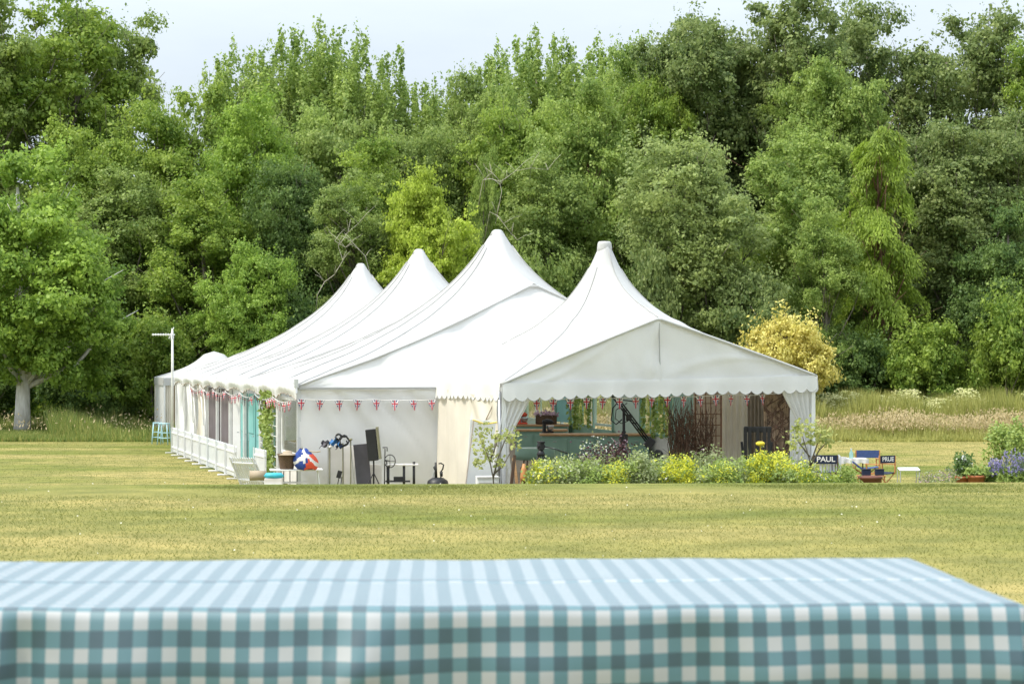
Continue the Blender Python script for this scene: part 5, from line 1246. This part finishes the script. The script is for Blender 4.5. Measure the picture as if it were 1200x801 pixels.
# filler of the bed
r = np.random.default_rng(9); k = 500; px = 618+r.random(k)*335; D = 45.2+r.random(k)*2.2
pts = np.stack([(px-600)/FP*D, D, G+.3+r.random(k)*.60], 1)
o = leafball('bed_planting', (0, 0, 0), [(0, 0, 0)], (.03, .07), LM['herb'], 2, (.1, .1, .1), 1); bpy.data.objects.remove(o)
i = r.integers(0, k, 26000); P = pts[i]+r.normal(size=(26000, 3))*np.array([.07, .07, .08]); N = r.normal(size=(26000, 3))*.7+np.array([0, -.6, .8])
tag(quads_mesh('bed_planting', P, N, .025+.04*r.random(26000), [LM['herb'], LM['herbpale'], LM['yellow'], LM['white']], rng=r, midx=np.digitize(np.sin(P[:, 0]*2.1)+r.normal(size=26000)*.6, [.75, 1.35, 2.1])), 'mixed low planting filling the bed before the open tent', 'bed planting', kind='stuff')
tag(MB().box((2.0+.35, 46.1, G+.05), (8.2, 2.6, .12)).build('flower_bed', M['soil']), 'dark soil of the flower bed', 'flower bed', kind='structure')
# tall grasses sticking out of the bed
n = 900; px = 640+r.random(n)*275; Dd = 45.3+r.random(n)*2; X = (px-600)/FP*Dd
hh = .75+.55*r.random(n)
tag(blades('bed_grasses', X, Dd, np.full(n, G), hh, .012+.012*r.random(n), .18, [LM['herbpale']], r), 'thin grass stems rising out of the flower bed', 'grasses', kind='stuff')
# two little fruit trees
def little_tree(px, D, topy, stem_pts, clumps, label, seed, n=520):
    e = empty('fruit_tree', W(px, D), 0, label, 'small tree', 'young fruit trees flanking the open tent front')
    L_ = lambda p: (W(p[0], D, ZH(p[1], D))-W(px, D)); mb = MB()
    for ps in stem_pts: mb.tube([L_(p) for p in ps], [.022*(1-.7*i/len(ps)) for i in range(len(ps))], 6)
    mb.build('trunk', M['bark'], e, smooth=True)
    r = random.Random(seed); pts = []
    for (cx, cy, rr) in clumps:
        for k in range(12): p = L_((cx+r.gauss(0, rr*.5), cy+r.gauss(0, rr*.45))); pts.append((p.x, r.gauss(0, .18), p.z))
    leafball('crown', (0, 0, 0), pts, (.04, .085), LM['fruit'], n, (.055, .06, .07), seed, parent=e)
little_tree(580, 45.6, 500, [[(580, 590), (578, 560), (574, 540), (566, 520), (560, 508)], [(578, 560), (584, 535), (592, 515), (598, 505)], [(574, 540), (582, 520), (583, 508)], [(578, 556), (590, 545), (598, 530)]],
            [(565, 510, 9), (563, 522, 8), (571, 505, 8), (585, 511, 7), (598, 508, 8), (602, 518, 7), (571, 534, 6), (583, 540, 6), (575, 527, 5), (560, 542, 3)], 'little leafy fruit tree before the white board left of the tent opening', 1, 420)
little_tree(950, 46.2, 495, [[(950, 590), (950, 560), (949, 540), (944, 522), (938, 505)], [(949, 545), (956, 525), (962, 508)], [(950, 545), (960, 527), (970, 517)], [(949, 535), (934, 515)]],
            [(938, 500, 10), (932, 510, 8), (944, 498, 8), (956, 500, 7), (951, 513, 6), (966, 518, 8), (962, 508, 7), (932, 522, 6), (972, 512, 5)], 'little leafy fruit tree before the right hand tent post', 2, 420)
# yellow flower head inside
prop('sunflower', MB().lathe([(.01, -.05), (.10, -.02), (.11, .03), (.05, .06)], n=14).tube([(0, 0, -.02), (0, .02, -1.0)], .01, 5), mat('sunflower_yellow', (.8, .62, .05), .7), W(891, 47.4, ZH(520, 47.4)), 'single yellow flower head right of the black slatted stand', 'flower')

# ================================================================== foreground table
TD = 3.27; rzT = R(2.4)
tzc = 1.14-TD*284/FP                       # cloth top height
corner = Vector((.805, TD-.012, tzc))
te = empty('picnic_table', (corner.x-1.25, corner.y+.4, 0), rzT, 'long table in the foreground hidden under the gingham cloth', 'table')
LT, WT = 2.5, .745
ux = Vector((math.cos(rzT), math.sin(rzT), 0)); uy = Vector((-math.sin(rzT), math.cos(rzT), 0))
te.location = corner-ux*(LT/2)+uy*(WT/2); te.location.z = 0
MB().box((0, 0, tzc-.02), (LT-.02, WT-.02, .03)).build('table_top', M['timber'], te, bevel=.006)
for sx in (-1, 1):
    for sy in (-1, 1): MB().box((sx*(LT/2-.12), sy*(WT/2-.08), (tzc-.035)/2), (.05, .05, tzc-.035)).build('leg', M['dwood'], te, bevel=.005)
def ginghammat():
    m = bpy.data.materials.new('gingham'); m.use_nodes = True; nt = m.node_tree; p = nt.nodes['Principled BSDF']
    uv = nt.nodes.new('ShaderNodeUVMap'); uv.uv_map = 'UVMap'; sp = nt.nodes.new('ShaderNodeSeparateXYZ'); nt.links.new(uv.outputs[0], sp.inputs[0])
    per = .0450; fs = []
    for k, off in (('X', .01), ('Y', .0238)):
        a = nt.nodes.new('ShaderNodeMath'); a.operation = 'ADD'; a.inputs[1].default_value = 10+off; nt.links.new(sp.outputs[k], a.inputs[0])
        b = nt.nodes.new('ShaderNodeMath'); b.operation = 'DIVIDE'; b.inputs[1].default_value = per; nt.links.new(a.outputs[0], b.inputs[0])
        c = nt.nodes.new('ShaderNodeMath'); c.operation = 'FRACT'; nt.links.new(b.outputs[0], c.inputs[0])
        d = nt.nodes.new('ShaderNodeMath'); d.operation = 'GREATER_THAN'; d.inputs[1].default_value = .5; nt.links.new(c.outputs[0], d.inputs[0]); fs.append(d)
    s = nt.nodes.new('ShaderNodeMath'); s.operation = 'ADD'; nt.links.new(fs[0].outputs[0], s.inputs[0]); nt.links.new(fs[1].outputs[0], s.inputs[1])
    h = nt.nodes.new('ShaderNodeMath'); h.operation = 'MULTIPLY'; h.inputs[1].default_value = .5; nt.links.new(s.outputs[0], h.inputs[0])
    rp = nt.nodes.new('ShaderNodeValToRGB'); rp.color_ramp.interpolation = 'CONSTANT'; e_ = rp.color_ramp.elements
    e_[0].position = 0; e_[0].color = (.34, .35, .35, 1); e_[1].position = .3; e_[1].color = (.052, .150, .175, 1); x = e_.new(.8); x.color = (.004, .046, .064, 1)
    nt.links.new(h.outputs[0], rp.inputs[0])
    # weave
    nz = nt.nodes.new('ShaderNodeTexNoise'); nz.inputs['Scale'].default_value = 9; nz.inputs['Detail'].default_value = 4; nt.links.new(uv.outputs[0], nz.inputs['Vector'])
    mr = nt.nodes.new('ShaderNodeMapRange'); mr.inputs[3].default_value = .88; mr.inputs[4].default_value = 1.08; nt.links.new(nz.outputs['Fac'], mr.inputs[0])
    mm = nt.nodes.new('ShaderNodeMix'); mm.data_type = 'RGBA'; mm.blend_type = 'MULTIPLY'; mm.inputs[0].default_value = 1
    nt.links.new(rp.outputs[0], mm.inputs[6]); nt.links.new(mr.outputs[0], mm.inputs[7]); nt.links.new(mm.outputs[2], p.inputs['Base Color'])
    p.inputs['Roughness'].default_value = .5; p.inputs['Specular IOR Level'].default_value = .8; p.inputs['Sheen Weight'].default_value = 1.0; p.inputs['Sheen Roughness'].default_value = .22; p.inputs['Coat Weight'].default_value = 1.0; p.inputs['Coat Roughness'].default_value = .5; p.inputs['Sheen Tint'].default_value = (.9, .96, 1, 1)
    b2 = nt.nodes.new('ShaderNodeBump'); b2.inputs['Strength'].default_value = .25; b2.inputs['Distance'].default_value = .004
    n2 = nt.nodes.new('ShaderNodeTexNoise'); n2.inputs['Scale'].default_value = 14; n2.inputs['Detail'].default_value = 3; nt.links.new(uv.outputs[0], n2.inputs['Vector'])
    nt.links.new(n2.outputs['Fac'], b2.inputs['Height']); nt.links.new(b2.outputs[0], p.inputs['Normal'])
    return m
# cloth as one sheet: across = distance over the edge profile, drop .32 on every side
drop = .34
def cloth():
    us = sorted(set([round(v, 4) for v in lin(-drop, LT+drop, 260)]+[0, LT])); vs = sorted(set([round(v, 4) for v in lin(-drop, WT+drop, 110)]+[0, WT]))
    rad = .012
    def prof(c, L):         # flat coordinate -> (position, drop)
        if c < 0: 
            a = min(-c/rad, PI/2); ex = max(0, -c-rad*PI/2); return (-rad*math.sin(a), rad*(1-math.cos(a))+ex, -c)
        if c > L:
            a = min((c-L)/rad, PI/2); ex = max(0, c-L-rad*PI/2); return (L+rad*math.sin(a), rad*(1-math.cos(a))+ex, c-L)
        return (c, 0, 0)
    V_, UV = [], []
    for v in vs:
        for u in us:
            x, dx, ox = prof(u, LT); y, dy, oy = prof(v, WT)
            dz = max(dx, dy)
            if ox > 0 and oy > 0:     # corner: fold outward
                mn = min(ox, oy); k = mn*.55
                sx = 1 if u > LT else -1; sy = 1 if v > WT else -1
                if ox > oy: y += sy*k*.6; 
                else: x += sx*k*.6
                dz = max(dx, dy)
            wv = .006*math.sin(u*5.3+1)+.005*math.sin(u*17+2+dz*6)+.004*math.sin(u*31-dz*9)
            fold = .030*math.exp(-((u-(LT-1.62+.02*dz))/.035)**2)-.02*math.exp(-((u-(LT-1.57))/.03)**2)+.016*math.exp(-((u-(LT-1.02-.10*dz*3))/.04)**2)+.022*math.exp(-((u-(LT-2.28+.35*dz))/.05)**2)
            if dy > 0 and ox == 0:
                s_ = (-1 if v < 0 else 1); g = min(1, dy/.10)
                y += s_*((wv+fold)*g+.015*g)
            if dx > 0 and oy == 0:
                s_ = (-1 if u < 0 else 1); g = min(1, dx/.12); y2 = v; x += s_*(.012*math.sin(v*13)+.015)*g
            z = tzc-dz+.0008*math.sin(u*9+v*4)+.0007*math.sin(u*23-v*11)
            if dz == 0: z += .0030*math.exp(-((v-.36-.015*math.sin(u*2))/.012)**2)+.0025*math.exp(-((u-(LT-1.7))/.012)**2)
            if dz == 0 and u < .9: z -= .006*(1-min(1, v/.12))*(1-u/.9)
            V_.append((x-LT/2, y-WT/2, z)); sk = max(0, min(1.3, (LT-u)/1.6)); UV.append((u+.0012*math.sin(v*9+u*3), v+(.016*sk*sk*min(1, dz/.05))+.003*math.sin(u*5)))
    nu = len(us); F = [(j*nu+i, j*nu+i+1, (j+1)*nu+i+1, (j+1)*nu+i) for j in range(len(vs)-1) for i in range(nu-1)]
    me = bpy.data.meshes.new('tablecloth'); me.from_pydata(V_, [], F); uvl = me.uv_layers.new(name='UVMap')
    li = np.zeros(len(me.loops), np.int32); me.loops.foreach_get('vertex_index', li); uvl.data.foreach_set('uv', np.array(UV, np.float32)[li].reshape(-1))
    me.polygons.foreach_set('use_smooth', [True]*len(F)); me.materials.append(ginghammat()); me.update()
    o = bpy.data.objects.new('tablecloth', me); COL.objects.link(o); o.location = te.location; o.rotation_euler.z = rzT
    tag(o, 'teal and white gingham cloth covering the table in the foreground', 'tablecloth')
cloth()
